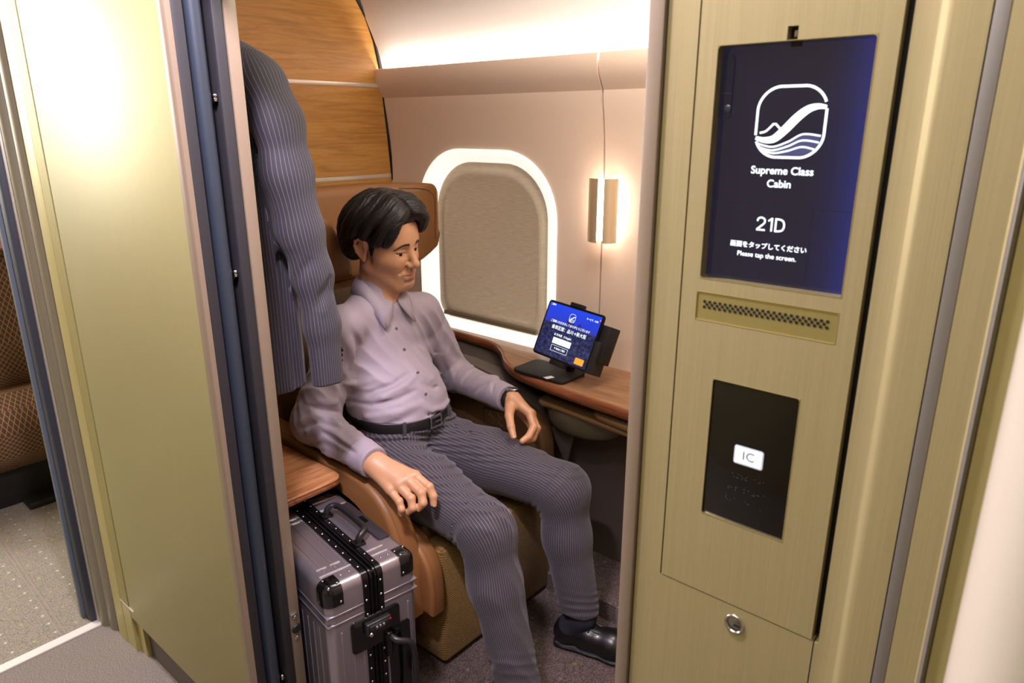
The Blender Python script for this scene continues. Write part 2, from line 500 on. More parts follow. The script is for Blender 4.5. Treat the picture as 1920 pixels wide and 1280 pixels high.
V = loft(bm, [[(XW + 0.033, p[0], p[1]) for p in inset(INN, -0.004)], [(XW + 0.031, p[0], p[1]) for p in inset(INN, 0.022)],
              [(XW + 0.024, p[0], p[1]) for p in inset(INN, 0.034)], [(XW + 0.030, p[0], p[1]) for p in inset(INN, 0.046)]])
bm.faces.new(V[-1])
bmesh.ops.recalc_face_normals(bm, faces=bm.faces)
mobj('window_shade', bm, SHADE, WIN, auto=60)['label'] = 'closed woven beige roller shade'
bm = bmesh.new(); box(bm, (XW + 0.018, 1.47, 0.722), (XW + 0.032, 1.93, 0.738), 0.003)
mobj('shade_bar', bm, mat('shade_bar', (112, 98, 78), 0.5), WIN, auto=40)

# ---------------------------------------------------------------- wooden end wall with metal inlays and black edge
bm = bmesh.new()
edge = [(1.835, 0.0), (1.835, 1.22), (1.822, 1.394), (1.806, 1.56), (1.798, 1.625), (1.778, 1.715), (1.747, 1.792), (1.700, 1.862), (1.62, 1.94), (1.50, 2.00), (XI, 2.05)]
prism(bm, [(XI, 0.0)] + edge, 'y', YW, YW + 0.04)
struct(mobj('wall_end', bm, WOODWALL, auto=30))
bm = bmesh.new()
tube(bm, [(x - 0.004, YW - 0.002, z) for x, z in edge[1:-1]], 0.0075, 8)
struct(mobj('trim_3', bm, BLACK, smooth=True))
STRIPM = mat('bright_inlay', (214, 202, 190), 0.35, 0.5)
for i, z in enumerate((1.238, 1.563, 1.885)):
    xr = 1.828 if z < 1.3 else (1.803 if z < 1.6 else 1.68)
    struct(boxo('trim_%d' % (4 + i), (XI, YW - 0.0015, z - 0.0065), (xr, YW + 0.01, z + 0.0065), STRIPM, bev=0.0005))

# ---------------------------------------------------------------- corridor partition, far side (with the door pocket)
ZB = 0.118
bm = bmesh.new()
box(bm, (XP, YJ + 0.006, ZB), (XP + 0.006, 1.872, 2.10), 0.002)
struct(mobj('wall_left', bm, OLIVE_L, auto=35))
struct(boxo('wall_left_core', (XP + 0.007, 1.235, 0.135), (XP + 0.018, 2.14, 2.10), OLIVE_P)); bpy.data.objects['wall_left_core'].name = 'wall_left'
struct(boxo('wall_pocket', (XI - 0.030, 1.26, 0.0), (XI - 0.004, YW, 2.10), TAUPE))
struct(boxo('wall_inner', (XI - 0.004, YJ + 0.004, 0.0), (XI, YW, 2.10), noisy('speckled_lining', (72, 68, 70), (104, 100, 102), 900, 0.8, bump=0.3), bev=0.001))
RIB = mat('ribbed_olive', (158, 148, 96), 0.5, 0.5); t = NT(RIB)
sep = t.n('ShaderNodeSeparateXYZ'); t.l(t.obj(), sep.inputs[0])
wv = t.math('SINE', t.math('MULTIPLY', sep.outputs[1], 2 * PI / 0.011)); t.bump(wv, 0.5, 0.001)
struct(boxo('trim_7', (XP - 0.001, 1.876, 0.150), (XP + 0.004, 1.930, 2.10), RIB))
bm = bmesh.new(); prism(bm, [(1.846, 0.146), (1.931, 0.146), (1.931, 0.150), (1.846, 0.150)], 'x', XP - 0.0015, XP + 0.003)
struct(mobj('trim_8', bm, STRIPM))
bm = bmesh.new()
prism(bm, [(XP - 0.001, 1.932), (XP - 0.003, 1.945), (XP - 0.003, 1.985), (XP + 0.003, 2.003), (XP + 0.02, 2.003), (XP + 0.02, 1.932)], 'z', 0.0, 2.10)
struct(mobj('trim_9', bm, OLIVE_P, auto=40))
bm = bmesh.new(); box(bm, (XP, 1.875, 0.0), (XP + 0.03, 1.935, 0.152), 0.0)
box(bm, (XP + 0.01, 1.83, 0.0), (XP + 0.05, 1.90, 0.118))
struct(mobj('trim_10', bm, OLIVE_P))
struct(boxo('baseboard_corridor', (XP + 0.022, 1.215, 0.0), (XP + 0.030, 2.14, 0.135), mat('baseboard_dark', (82, 72, 66), 0.6)))
# profile towards the saloon
bm = bmesh.new()
prism(bm, [(XP + 0.008, 2.004), (XP - 0.004, 2.012), (XP - 0.010, 2.028), (XP - 0.008, 2.043), (XP + 0.008, 2.046)], 'z', 0.0, 2.10)
prism(bm, [(XP + 0.004, 2.047), (XP - 0.014, 2.052), (XP - 0.022, 2.066), (XP - 0.020, 2.082), (XP + 0.004, 2.086)], 'z', 0.0, 2.10)
struct(mobj('trim_11', bm, GREYOL, auto=50))
struct(boxo('trim_12', (XP - 0.024, 2.088, 0.004), (XP + 0.01, 2.100, 2.10), mat('pale_metal_edge', (196, 190, 178), 0.35, 0.6), bev=0.002))
struct(boxo('trim_13', (XP - 0.040, 2.100, 0.006), (XP + 0.03, 2.140, 2.10), NAVY, bev=0.006))
struct(boxo('trim_14', (XP - 0.048, 2.141, 0.002), (XP + 0.03, 2.160, 2.10), mat('blue_grey_edge', (88, 98, 112), 0.5), bev=0.003))
struct(boxo('wall_saloon_divider', (XP + 0.02, YW + 0.041, 0.0), (XW + 0.05, YW + 0.075, 2.10), TAUPE))

# far jamb, seen edge on: metal lip, rubber, door edge in its pocket, rubber, metal post
bm = bmesh.new()
prism(bm, [(XP - 0.001, YJ + 0.012), (XP - 0.001, YJ + 0.004), (XP + 0.002, YJ), (XP + 0.011, YJ), (XP + 0.011, YJ + 0.02), (XP - 0.001, YJ + 0.02)], 'z', 0.0, 2.10)
struct(mobj('trim_15', bm, BEIGE, auto=40))
struct(boxo('trim_16', (XP + 0.0115, YJ + 0.002, 0.0), (XP + 0.0325, YJ + 0.05, 2.10), SLATE, bev=0.003))
struct(boxo('trim_17', (XP + 0.0325, YJ + 0.045, 0.0), (XP + 0.084, YJ + 0.06, 2.10), BLACK))
struct(boxo('trim_18', (XP + 0.080, YJ + 0.002, 0.0), (XP + 0.1005, YJ + 0.05, 2.10), SLATE, bev=0.003))
bm = bmesh.new(); box(bm, (XP + 0.101, YJ, 0.0), (XI, YJ + 0.06, 2.10), 0.0015)
struct(mobj('trim_19', bm, BEIGE, auto=40))
DOOR = bpy.data.objects.new('door_1', None); COL.objects.link(DOOR); DOOR.location = (XP + 0.055, 1.5, 0); BASE['door_1'] = Vector(DOOR.location)
struct(DOOR, 'blue-grey edge of the sliding door slid back into its pocket')
bm = bmesh.new()
prism(bm, [(XP + 0.041, 1.90), (XP + 0.041, YJ + 0.020), (XP + 0.044, YJ + 0.011), (XP + 0.050, YJ + 0.006), (XP + 0.060, YJ + 0.006), (XP + 0.067, YJ + 0.011), (XP + 0.070, YJ + 0.020), (XP + 0.070, 1.90)], 'z', 0.01, 2.09)
mobj('door_panel', bm, BLUEDOOR, DOOR, auto=60)
for z in (0.26, 1.165, 1.47):
    bm = bmesh.new(); lathe(bm, [(0, -0.004), (0.0035, -0.003), (0.0045, 0), (0.0045, 0.006), (0, 0.006)], (XP + 0.074, YJ + 0.012, z), 12, 'y')
    box(bm, (XP + 0.071, YJ + 0.010, z - 0.010), (XP + 0.078, YJ + 0.016, z - 0.003), 0.0015)
    mobj('door_catch', bm, CHROME, DOOR, smooth=True)
# keeper screws on the metal post
kp = thing('door_keeper', 'small door stop with two screws low on the far champagne door post', 'door stop', (XP + 0.112, YJ, 0.37))
bm = bmesh.new(); lathe(bm, [(0, -0.003), (0.009, -0.003), (0.0115, 0.0), (0.0115, 0.003), (0, 0.003)], (XP + 0.113, YJ - 0.001, 0.368), 20, 'y')
mobj('stop_pad', bm, BLACK, kp, auto=40)
for z in (0.345, 0.398):
    bm = bmesh.new(); lathe(bm, [(0, -0.002), (0.003, -0.002), (0.005, 0.0), (0.005, 0.002), (0, 0.002)], (XP + 0.112, YJ - 0.001, z), 16, 'y')
    mobj('screw', bm, CHROME, kp, auto=40)
bm = bmesh.new(); box(bm, (XP + 0.101, YJ - 0.003, 0.404), (XP + 0.118, YJ - 0.0, 0.409), 0.001); mobj('catch_plate', bm, CHROME, kp)

# ---------------------------------------------------------------- corridor partition, near side
bm = bmesh.new()
# panel face as a frame around the recessed equipment cover
Y1, Y0, ZC = 0.2835, 0.1325, 0.990
box(bm, (XP, Y1 + 0.0008, 0.0), (XP + 0.01, 0.312, 2.10))
box(bm, (XP, Y0, 0.0), (XP + 0.01, Y1 + 0.0008, ZC - 0.0012))
box(bm, (XP + 0.0145, Y0 - 0.004, ZC - 0.004), (XP + 0.018, Y1 + 0.003, 2.10))
struct(mobj('wall_right', bm, OLIVE, auto=30))
struct(boxo('trim_20', (XP + 0.012, Y0 - 0.0055, ZC), (XP + 0.0144, Y0 + 0.004, 2.10), BLACK))
struct(boxo('wall_right', (XP, 0.1280, 0.0), (XP + 0.01, Y0 + 0.001, ZC - 0.0012), OLIVE))
struct(boxo('wall_right_core', (XP + 0.045, -1.2, 0.0), (XI, 0.312, 2.10), OLIVE_P)); bpy.data.objects['wall_right_core'].name = 'wall_right'
bm = bmesh.new()
# pillar profile to the right of the dark gap
prism(bm, [(XP + 0.012, 0.1298), (XP, 0.1294), (XP - 0.0002, 0.1145), (XP - 0.0012, 0.1125), (XP - 0.0032, 0.1105), (XP - 0.0046, 0.1080), (XP - 0.0050, 0.1050), (XP - 0.0052, 0.0845), (XP + 0.012, 0.0845)], 'z', 0.0, 2.10)
struct(mobj('wall_pillar', bm, OLIVE, auto=60))
struct(boxo('trim_21', (XP - 0.006, 0.0745, 0.0), (XP + 0.012, 0.0835, 2.10), GREYSTRIP, bev=0.001))
bm = bmesh.new()
prism(bm, [(XP + 0.012, 0.074), (XP - 0.0075, 0.074), (XP - 0.0085, 0.054), (XP - 0.010, 0.0525), (XP + 0.012, 0.0525)], 'z', 0.0, 2.10)
struct(mobj('wall_pillar', bm, OLIVE, auto=30))
bm = bmesh.new()
prism(bm, [(XP + 0.012, 0.0525), (XP - 0.010, 0.0525), (XP - 0.0125, 0.050), (XP - 0.010, 0.0475), (XP + 0.012, 0.0475)], 'z', 0.0, 2.10)
struct(mobj('trim_22', bm, GREYSTRIP, auto=60))
struct(boxo('wall_pillar', (XP - 0.009, -0.20, 0.0), (XP + 0.012, 0.047, 2.10), OLIVE_P))
struct(boxo('wall_pillar', (XP - 0.02, -1.2, 0.0), (XP + 0.012, -0.20, 2.10), OLIVE_P))
# near metal post of the doorway
bm = bmesh.new(); box(bm, (XP - 0.004, 0.3135, 0.0), (XI, 0.3285, 2.10), 0.002)
struct(mobj('trim_23', bm, BEIGE, auto=40))
struct(boxo('wall_front', (XI, YF - 0.04, 0), (XW + 0.05, YF, 2.10), WALLP))
struct(boxo('wall_right', (XI - 0.0, YF, 0), (XI + 0.004, 0.31, 2.10), WALLP))

struct(boxo('wall_door_header', (XP - 0.001, 0.10, 1.735), (XI, YJ + 0.10, 2.10), OLIVE_P, bev=0.002))
# grab pole at the frame edge
pole = tag(mobj('grab_pole', lathe(bmesh.new(), [(0.0, 0.0), (0.032, 0.0), (0.034, 0.01), (0.034, 2.09), (0.0, 2.09)], (0.375, -0.010, 0.0), 40), CREAM, auto=50), 'cream vertical grab pole in the corridor at the right edge of the picture', 'pole')
# ================================================================== EQUIPMENT COVER WITH SCREEN AND CARD READER
def rot_on_panel(x, y, z):
    """text frame on a face that looks towards -X: reading direction -Y, up Z"""
    M = Matrix(((0, 0, -1, x), (-1, 0, 0, y), (0, 1, 0, z), (0, 0, 0, 1)))
    return M
XF = XP - 0.0005
unit = thing('door_control_panel', 'olive brushed metal cover plate with touch screen, speaker slots and black card reader beside the doorway', 'control panel', (XP + 0.02, 0.208, 0.99))
# plate with two holes, built from strips
YA, YB, ZT = 0.2825, 0.1352, 2.09       # left edge, right edge (image sense), top
S = dict(y0=0.1495, y1=0.2665, z0=1.2945, z1=1.481)
C = dict(y0=0.1700, y1=0.2465, z0=1.0730, z1=1.2070)
SP = dict(y0=0.1495, y1=0.2680, z0=1.2575, z1=1.2830)
def hole_plate(bm, rect, holes, mk, a, b):
    """rectangular plate with rounded rectangular holes; cuts the plate in bands"""
    (Y0_, Y1_, Z0_, Z1_) = rect
    zs = sorted({Z0_, Z1_} | {h[2] for h in holes} | {h[3] for h in holes})
    for zi in range(len(zs) - 1):
        za, zb = zs[zi], zs[zi + 1]
        hs = sorted([h for h in holes if h[2] <= za + 1e-9 and h[3] >= zb - 1e-9])
        y = Y0_
        for h in hs + [None]:
            ye = h[0] if h else Y1_
            if ye - y > 1e-6:
                box(bm, (a, y, za), (b, ye, zb))
            if h: y = h[1]
    bmesh.ops.remove_doubles(bm, verts=bm.verts, dist=1e-6)
NT_ = dict(y0=0.2045, y1=0.2125, z0=1.481, z1=1.4905)
bm = bmesh.new()
hole_plate(bm, (YB, YA, ZC, ZT), [(S['y0'], S['y1'], S['z0'], S['z1']), (NT_['y0'], NT_['y1'], NT_['z0'], NT_['z1']),
                                  (C['y0'], C['y1'], C['z0'], C['z1']), (SP['y0'], SP['y1'], SP['z0'], SP['z1'])], None, XF, XF + 0.0095)
bmesh.ops.delete(bm, geom=[f for f in bm.faces if abs(abs(f.normal.x)) < 0.5 and len([1 for e in f.edges if len(e.link_faces) > 2]) >= 3], context='FACES')
mobj('cover_plate', bm, OLIVE, unit)
# thin rims inside the openings
bm = bmesh.new()
for h, r in ((S, 0.003), (C, 0.0025), (SP, 0.002)):
    w_, h_ = h['y1'] - h['y0'], h['z1'] - h['z0']; cy, cz = (h['y0'] + h['y1']) / 2, (h['z0'] + h['z1']) / 2
    o_ = rrect(w_ + 0.0002, h_ + 0.0002, 0.0001, 5, cy, cz); i_ = rrect(w_ - 0.0010, h_ - 0.0010, r, 5, cy, cz)
    ring_prism(bm, o_, i_, lambda p, t_: (t_, p[0], p[1]), XF - 0.0002, XF + 0.011)
mobj('opening_rim', bm, mat('olive_rim', (190, 176, 128), 0.3, 0.75), unit, auto=40)
# touch screen, recessed behind a dark well
scr = boxo('touch_screen', (XF + 0.0105, S['y0'] - 0.002, S['z0'] - 0.002), (XF + 0.014, S['y1'] + 0.002, S['z1'] + 0.002), None, unit)
SCRM = mat('screen_navy', (10, 10, 20), 0.08, emit=(30, 30, 50), estr=1.0); t = NT(SCRM)
sep = t.n('ShaderNodeSeparateXYZ'); t.l(t.obj(), sep.inputs[0])
g = t.n('ShaderNodeMapRange'); g.inputs[1].default_value = 0.20; g.inputs[2].default_value = 0.145; t.l(sep.outputs[1], g.inputs[0])
g2 = t.math('POWER', g.outputs[0], 3.0)
t.l(t.mix(g2, srgb(29, 27, 45), srgb(38, 48, 128)), t.b.inputs['Emission Color'])
scr.data.materials.append(SCRM); scr['label'] = 'lit dark blue touch screen'
bm = bmesh.new()
ring_prism(bm, rrect(0.1172, 0.1867, 0.001, 3, (S['y0'] + S['y1']) / 2, (S['z0'] + S['z1']) / 2), rrect(0.1172 - 0.0008, 0.1867 - 0.0008, 0.001, 3, (S['y0'] + S['y1']) / 2, (S['z0'] + S['z1']) / 2), lambda p, t_: (t_, p[0], p[1]), XF + 0.0088, XF + 0.0105)
box(bm, (XF + 0.0095, NT_['y0'], NT_['z0'] - 0.004), (XF + 0.014, NT_['y1'], NT_['z1']))
box(bm, (XF + 0.012, C['y0'] - 0.002, C['z0'] - 0.003), (XF + 0.014, C['y1'] + 0.002, C['z1'] + 0.003))
box(bm, (XF + 0.010, SP['y0'] - 0.002, SP['z0'] - 0.003), (XF + 0.012, SP['y1'] + 0.002, SP['z1'] + 0.003))
mobj('dark_well', bm, BLACK, unit)
boxo('latch', (XF + 0.002, NT_['y0'] + 0.001, NT_['z0'] + 0.002), (XF + 0.009, NT_['y0'] + 0.0035, NT_['z1'] - 0.003), mat('latch', (96, 84, 66), 0.5), unit, bev=0.0005)

XS = XF + 0.0102      # front of the lit layer
WH = mat('screen_white', (230, 240, 245), 0.4, emit=(222, 238, 246), estr=1.0)
WHD = mat('screen_grey_blue', (120, 130, 170), 0.4, emit=(118, 128, 170), estr=0.8)
HATCH = mat('screen_hatch', (40, 40, 66), 0.4, emit=(62, 64, 100), estr=1.0)
def stroke2(bm, pts, w0, mk, w1=None, mi=0, closed=False):
    """flat ribbon along a 2d path"""
    n = len(pts); L = []; R_ = []
    for i, p in enumerate(pts):
        if closed: a = pts[i - 1]; b = pts[(i + 1) % n]
        else: a = pts[max(i - 1, 0)]; b = pts[min(i + 1, n - 1)]
        dx, dy = b[0] - a[0], b[1] - a[1]; d = math.hypot(dx, dy) or 1
        w_ = w0 if w1 is None else (w0 + (w1 - w0) * i / (n - 1))
        if callable(w0): w_ = w0(i / (n - 1))
        nx, ny = -dy / d * w_ / 2, dx / d * w_ / 2
        L.append(bm.verts.new(mk((p[0] + nx, p[1] + ny)))); R_.append(bm.verts.new(mk((p[0] - nx, p[1] - ny))))
    for i in range(n if closed else n - 1):
        j = (i + 1) % n
        f = bm.faces.new([L[i], R_[i], R_[j], L[j]]); f.material_index = mi
def emblem(bm, cy, cz, s, x, M=None, hatch=True):
    """rounded square badge with a rising ribbon, a small peak and water lines; u right, v up in units of s"""
    mk = (lambda p: (x, cy - p[0] * s, cz + p[1] * s)) if M is None else (lambda p: tuple(M @ Vector((p[0] * s, p[1] * s, 0))))
    sq = rrect(2.0, 2.0, 0.62, 10)
    # bulged square outline, opened where the ribbon meets it
    def bul(p):
        return (p[0] * (1.0 - 0.05 * (abs(p[1]))), p[1] * (1.0 - 0.05 * abs(p[0])))
    sq = [bul(p) for p in sq]
    dense = []
    for i in range(len(sq)):
        a, b = sq[i], sq[(i + 1) % len(sq)]
        m_ = max(1, int(math.hypot(b[0] - a[0], b[1] - a[1]) / 0.08))
        dense += [(a[0] + (b[0] - a[0]) * k / m_, a[1] + (b[1] - a[1]) * k / m_) for k in range(m_)]
    seg = []; cur = []
    for p in dense + dense:
        gap = (p[0] > 0.8 and 0.42 < p[1] < 0.50) or (p[0] < -0.8 and -0.50 < p[1] < -0.42)
        if gap:
            if len(cur) > 3: seg.append(cur)
            cur = []
        else: cur.append(p)
    for q in seg[1:3]: stroke2(bm, q, 0.072, mk)
    rib = smooth_path([(-0.97, -0.44), (-0.72, -0.50), (-0.42, -0.46), (-0.12, -0.20), (0.18, 0.12), (0.46, 0.34), (0.72, 0.42), (0.97, 0.40)], 8)
    stroke2(bm, rib, lambda u: 0.10 + 0.15 * math.sin(PI * u) ** 1.2, mk)
    stroke2(bm, smooth_path([(-0.86, -0.30), (-0.70, -0.26), (-0.58, -0.16), (-0.48, -0.05)], 5), 0.055, mk)
    stroke2(bm, [(-0.49, -0.05), (-0.39, -0.05)], 0.055, mk)
    stroke2(bm, smooth_path([(-0.40, -0.05), (-0.32, -0.13), (-0.24, -0.20)], 4), 0.055, mk)
    for pl in ([(-.90, -.60), (-.45, -.69), (0, -.54), (.40, -.33), (.90, -.37)], [(-.86, -.70), (-.45, -.79), (0, -.67), (.40, -.50), (.87, -.55)], [(-.72, -.80), (-.40, -.87), (0, -.80), (.40, -.68), (.76, -.74)]):
        stroke2(bm, smooth_path(pl, 8), 0.045, mk)
    if hatch:
        mk2 = (lambda p: (x + 0.0001, cy - p[0] * s, cz + p[1] * s)) if M is None else mk
        top = smooth_path([(-0.86, -0.64), (-0.45, -0.68), (0.0, -0.52), (0.40, -0.32), (0.92, -0.36)], 8)
        poly = [mk2(p) for p in top] + [mk2(p) for p in ((0.86, -0.62), (0.72, -0.82), (0.40, -0.92), (-0.40, -0.92), (-0.70, -0.82), (-0.84, -0.66))]
        f = bm.faces.new([bm.verts.new(p) for p in poly]); f.material_index = 1
bm = bmesh.new()
emblem(bm, 0.2070, 1.4230, 0.0268, XS)
mobj('screen_emblem', bm, [WH, HATCH], scr)['label'] = 'pale rounded-square emblem with rising ribbon over waves'
for s_, sz, y, z, wt, lab in (('Supreme Class', 0.0083, 0.2095, 1.3862, 0.00012, 'class name line'), ('Cabin', 0.0083, 0.2105, 1.3760, 0.00012, 'second line of the class name'), 
                     ('画面をタップしてください', 0.0053, 0.2145, 1.3257, 0.0001, 'Japanese tap instruction'), ('Please tap the screen.', 0.0056, 0.2148, 1.3180, 0.00005, 'English tap instruction')):
    mobj('screen_lettering', text_bm(bmesh.new(), s_, sz, rot_on_panel(XS, y, z), weight=wt, extrude=0.00005), WH, scr)['label'] = lab
bm = bmesh.new()
mkn = lambda p: (XS, 0.2135 - p[0], 1.3438 + p[1])
SN = 0.0108      # digit height
stroke2(bm, smooth_path([(-0.0112, 0.0022), (-0.0104, 0.0044), (-0.0080, 0.0052), (-0.0056, 0.0042), (-0.0050, 0.0022), (-0.0062, 0.0000), (-0.0112, -0.0044)], 6), 0.00135, mkn)
stroke2(bm, [(-0.0116, -0.0047), (-0.0044, -0.0047)], 0.00135, mkn)
stroke2(bm, [(-0.0022, 0.0028), (0.0010, 0.0052)], 0.00125, mkn); stroke2(bm, [(0.0008, 0.0055), (0.0008, -0.0053)], 0.00140, mkn)
stroke2(bm, [(0.0040, 0.0054), (0.0040, -0.0053)], 0.00140, mkn)
stroke2(bm, smooth_path([(0.0036, 0.0048), (0.0070, 0.0047), (0.0098, 0.0034), (0.0108, 0.0000), (0.0098, -0.0034), (0.0070, -0.0046), (0.0036, -0.0047)], 6), 0.00140, mkn)
mobj('screen_lettering', bm, WH, scr)['label'] = 'large seat number 21D'
# faint panel lines and camera pill drawn on the display
bm = bmesh.new()
mk = lambda p: (XS + 0.00005, p[0], p[1])
stroke2(bm, [(0.262, 1.3600), (0.1825, 1.3592)], 0.0004, mk); stroke2(bm, [(0.1820, 1.3590), (0.152, 1.3580)], 0.0004, mk)
stroke2(bm, [(0.1822, 1.3590), (0.1815, 1.2995)], 0.0005, mk)
mobj('screen_divider', bm, mat('screen_line', (12, 12, 22), 0.3, emit=(20, 20, 34), estr=1.0), scr)
bm = bmesh.new()
prism(bm, rrect(0.0105, 0.050, 0.005, 8, 0.2610, 1.4500), 'x', XF + 0.0092, XF + 0.0104)
mobj('sensor_window', bm, mat('sensor_glass', (20, 20, 36), 0.15, emit=(24, 24, 40), estr=0.8), scr, auto=30)
bm = bmesh.new(); lathe(bm, [(0, -0.0006), (0.002, -0.0004), (0.0028, 0.0), (0, 0.0)], (XF + 0.0092, 0.2585, 1.4340), 16, 'x')
stroke2(bm, [(0.2645, 1.4455), (0.2560, 1.4452)], 0.0004, lambda p: (XF + 0.0091, p[0], p[1]))
mobj('sensor_lens', bm, mat('sensor', (90, 92, 110), 0.25, 0.4), scr, auto=30)
# speaker grille insert with staggered holes
bm = bmesh.new()
prism(bm, rrect(SP['y1'] - SP['y0'] - 0.001, SP['z1'] - SP['z0'] - 0.001, 0.0018, 4, (SP['y0'] + SP['y1']) / 2, (SP['z0'] + SP['z1']) / 2), 'x', XF + 0.0006, XF + 0.003)
spk = mobj('speaker_grille', bm, mat('grille_metal', (172, 160, 102), 0.42, 0.7), unit, auto=30)
bm = bmesh.new(); nh = 0
cols = 23
for i in range(cols):
    y = SP['y1'] - 0.0078 - i * (SP['y1'] - SP['y0'] - 0.0156) / (cols - 1)
    for k in range(2):
        z = 1.2745 - k * 0.0049
        lathe(bm, [(0.0, 0.0), (0.00125, 0.0), (0.0014, -0.0002)], (XF + 0.00045, y, z), 10, 'x', 0)
    if i < cols - 1:
        y2 = y - (SP['y1'] - SP['y0'] - 0.0156) / (cols - 1) / 2
        lathe(bm, [(0.0, 0.0), (0.00125, 0.0), (0.0014, -0.0002)], (XF + 0.00045, y2, 1.27205), 10, 'x', 0)
        
mobj('speaker_hole', bm, BLACK, spk)['label'] = 'rows of small dark round holes'
# card reader
rd = boxo('card_reader', (XF + 0.0012, C['y0'] + 0.0006, C['z0'] + 0.0006), (XF + 0.010, C['y1'] - 0.0006, C['z1'] - 0.0006), BLACKG, unit, bev=0.0008)
rd['label'] = 'glossy black card reader glass'
bm = bmesh.new(); prism(bm, rrect(0.0265, 0.0178, 0.0022, 5, 0.2078, 1.1420), 'x', XF + 0.0009, XF + 0.0012)
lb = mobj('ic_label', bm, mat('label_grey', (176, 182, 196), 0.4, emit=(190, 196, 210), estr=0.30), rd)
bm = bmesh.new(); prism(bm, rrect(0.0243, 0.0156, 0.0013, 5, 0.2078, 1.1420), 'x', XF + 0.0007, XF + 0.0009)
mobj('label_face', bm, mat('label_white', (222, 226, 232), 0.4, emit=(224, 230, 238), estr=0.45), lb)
bm = bmesh.new(); text_bm(bm, 'IC', 0.0118, rot_on_panel(XF + 0.0006, 0.2078, 1.1420), extrude=0.00005, weight=-0.0002, space=1.05)
mobj('label_lettering', bm, BLACK, lb)
bm = bmesh.new()
random.seed(5)
for r_, z in enumerate((1.1225, 1.1100, 1.0985)):
    for c_ in range(9):
        y = 0.2245 - c_ * 0.0040
        for (a, b) in ((0, 0), (1, 0), (0, 1), (1, 1), (0, 2), (1, 2)):
            if random.random() < 0.28:
                lathe(bm, [(0.0, -0.0004), (0.0003, -0.0003), (0.00042, 0.0)], (XF + 0.00115, y - a * 0.0014, z - b * 0.0016), 6, 'x')
mobj('braille_dots', bm, mat('braille', (58, 58, 66), 0.3), rd, smooth=True)
# key lock below
kl = thing('key_lock', 'round chrome key lock below the olive cover plate', 'lock', (XP, 0.204, 0.970))
bm = bmesh.new(); lathe(bm, [(0.0045, 0.002), (0.0072, 0.0008), (0.0078, -0.0012), (0.0090, -0.0018), (0.0100, -0.0006), (0.0102, 0.0005)], (XP, 0.2040, 0.9700), 32, 'x')
mobj('lock_ring', bm, CHROME, kl, smooth=True)
bm = bmesh.new(); lathe(bm, [(0, -0.0004), (0.0068, -0.0004), (0.0074, 0.0006)], (XP, 0.2040, 0.9700), 24, 'x')
mobj('lock_face', bm, mat('lock_face', (150, 148, 146), 0.3, 0.9), kl, smooth=True)
bm = bmesh.new(); box(bm, (XP - 0.0008, 0.1980, 0.9684), (XP - 0.0003, 0.2045, 0.9704)); mobj('key_slot', bm, BLACK, kl)
# ================================================================== CABIN FURNITURE
def resample(pts, n=8): return smooth_path(pts, n)
# ---- desk along the window wall: S shaped front
front = smooth_path([(1.800, 1.95), (1.800, 1.80), (1.795, 1.72), (1.785, 1.62), (1.745, 1.54), (1.665, 1.45), (1.612, 1.36), (1.588, 1.25), (1.572, 1.12), (1.562, 1.00), (1.555, 0.85), (1.552, 0.60), (1.552, 0.12)], 6)
desk = thing('window_desk', 'walnut desk ledge that curves out below the window and carries the tablet', 'desk', (1.70, 1.0, 0.64))
bm = bmesh.new(); prism(bm, front + [(XW - 0.001, 0.12), (XW - 0.001, 1.95)], 'z', 0.679, 0.683)
mobj('desk_top', bm, DESKWOOD, desk, auto=30)
bm = bmesh.new()
def offs(path, d):
    out = []
    for i, p in enumerate(path):
        a = path[max(i - 1, 0)]; b = path[min(i + 1, len(path) - 1)]
        dx, dy = b[0] - a[0], b[1] - a[1]; L_ = math.hypot(dx, dy)
        out.append((p[0] + dy / L_ * d, p[1] - dx / L_ * d))   # positive = towards the cabin
    return out
prof_e = [(0.0, 0.6832), (-0.003, 0.6825), (-0.0075, 0.679), (-0.0105, 0.672), (-0.011, 0.664), (-0.009, 0.656), (-0.004, 0.651), (0.004, 0.650)]
rows = []
for d_, z in prof_e:
    rows.append([bm.verts.new((p[0], p[1], z)) for p in offs(front, -d_)])
for a, b in zip(rows[:-1], rows[1:]):
    for i in range(len(a) - 1): bm.faces.new([a[i], a[i + 1], b[i + 1], b[i]])
bmesh.ops.recalc_face_normals(bm, faces=bm.faces)
mobj('desk_edge', bm, EDGEWOOD, desk, smooth=True)
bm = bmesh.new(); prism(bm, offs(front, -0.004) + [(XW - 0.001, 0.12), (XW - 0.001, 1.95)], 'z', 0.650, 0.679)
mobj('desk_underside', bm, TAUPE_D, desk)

# ---- folding table under the desk: two stacked bronze leaves on a pivot
ft = thing('folding_table', 'bronze coloured folding table stowed just below the walnut desk', 'table', (1.66, 1.05, 0.60))
bm = bmesh.new()
prism(bm, [(1.605, 1.262), (1.583, 1.250), (1.574, 1.232), (1.578, 1.20), (1.548, 0.90), (1.520, 0.62), (1.780, 0.60), (1.790, 1.10), (1.700, 1.235), (1.64, 1.265)], 'z', 0.603, 0.617, bev=0.004)
mobj('table_leaf', bm, BRONZE, ft, auto=40)['label'] = 'lower leaf'
bm = bmesh.new()
prism(bm, [(1.588, 1.045), (1.570, 1.035), (1.560, 1.015), (1.545, 0.90), (1.520, 0.62), (1.780, 0.60), (1.785, 1.00), (1.70, 1.045)], 'z', 0.6185, 0.636, bev=0.005)
mobj('table_leaf', bm, BRONZE, ft, auto=40)['label'] = 'upper leaf'
bm = bmesh.new(); lathe(bm, [(0, 0.0), (0.040, 0.0), (0.040, 0.015), (0.034, 0.018), (0.034, 0.033), (0, 0.033)], (1.68, 1.165, 0.617), 28)
mobj('pivot', bm, mat('pivot_plastic', (60, 50, 42), 0.45), ft, auto=40)
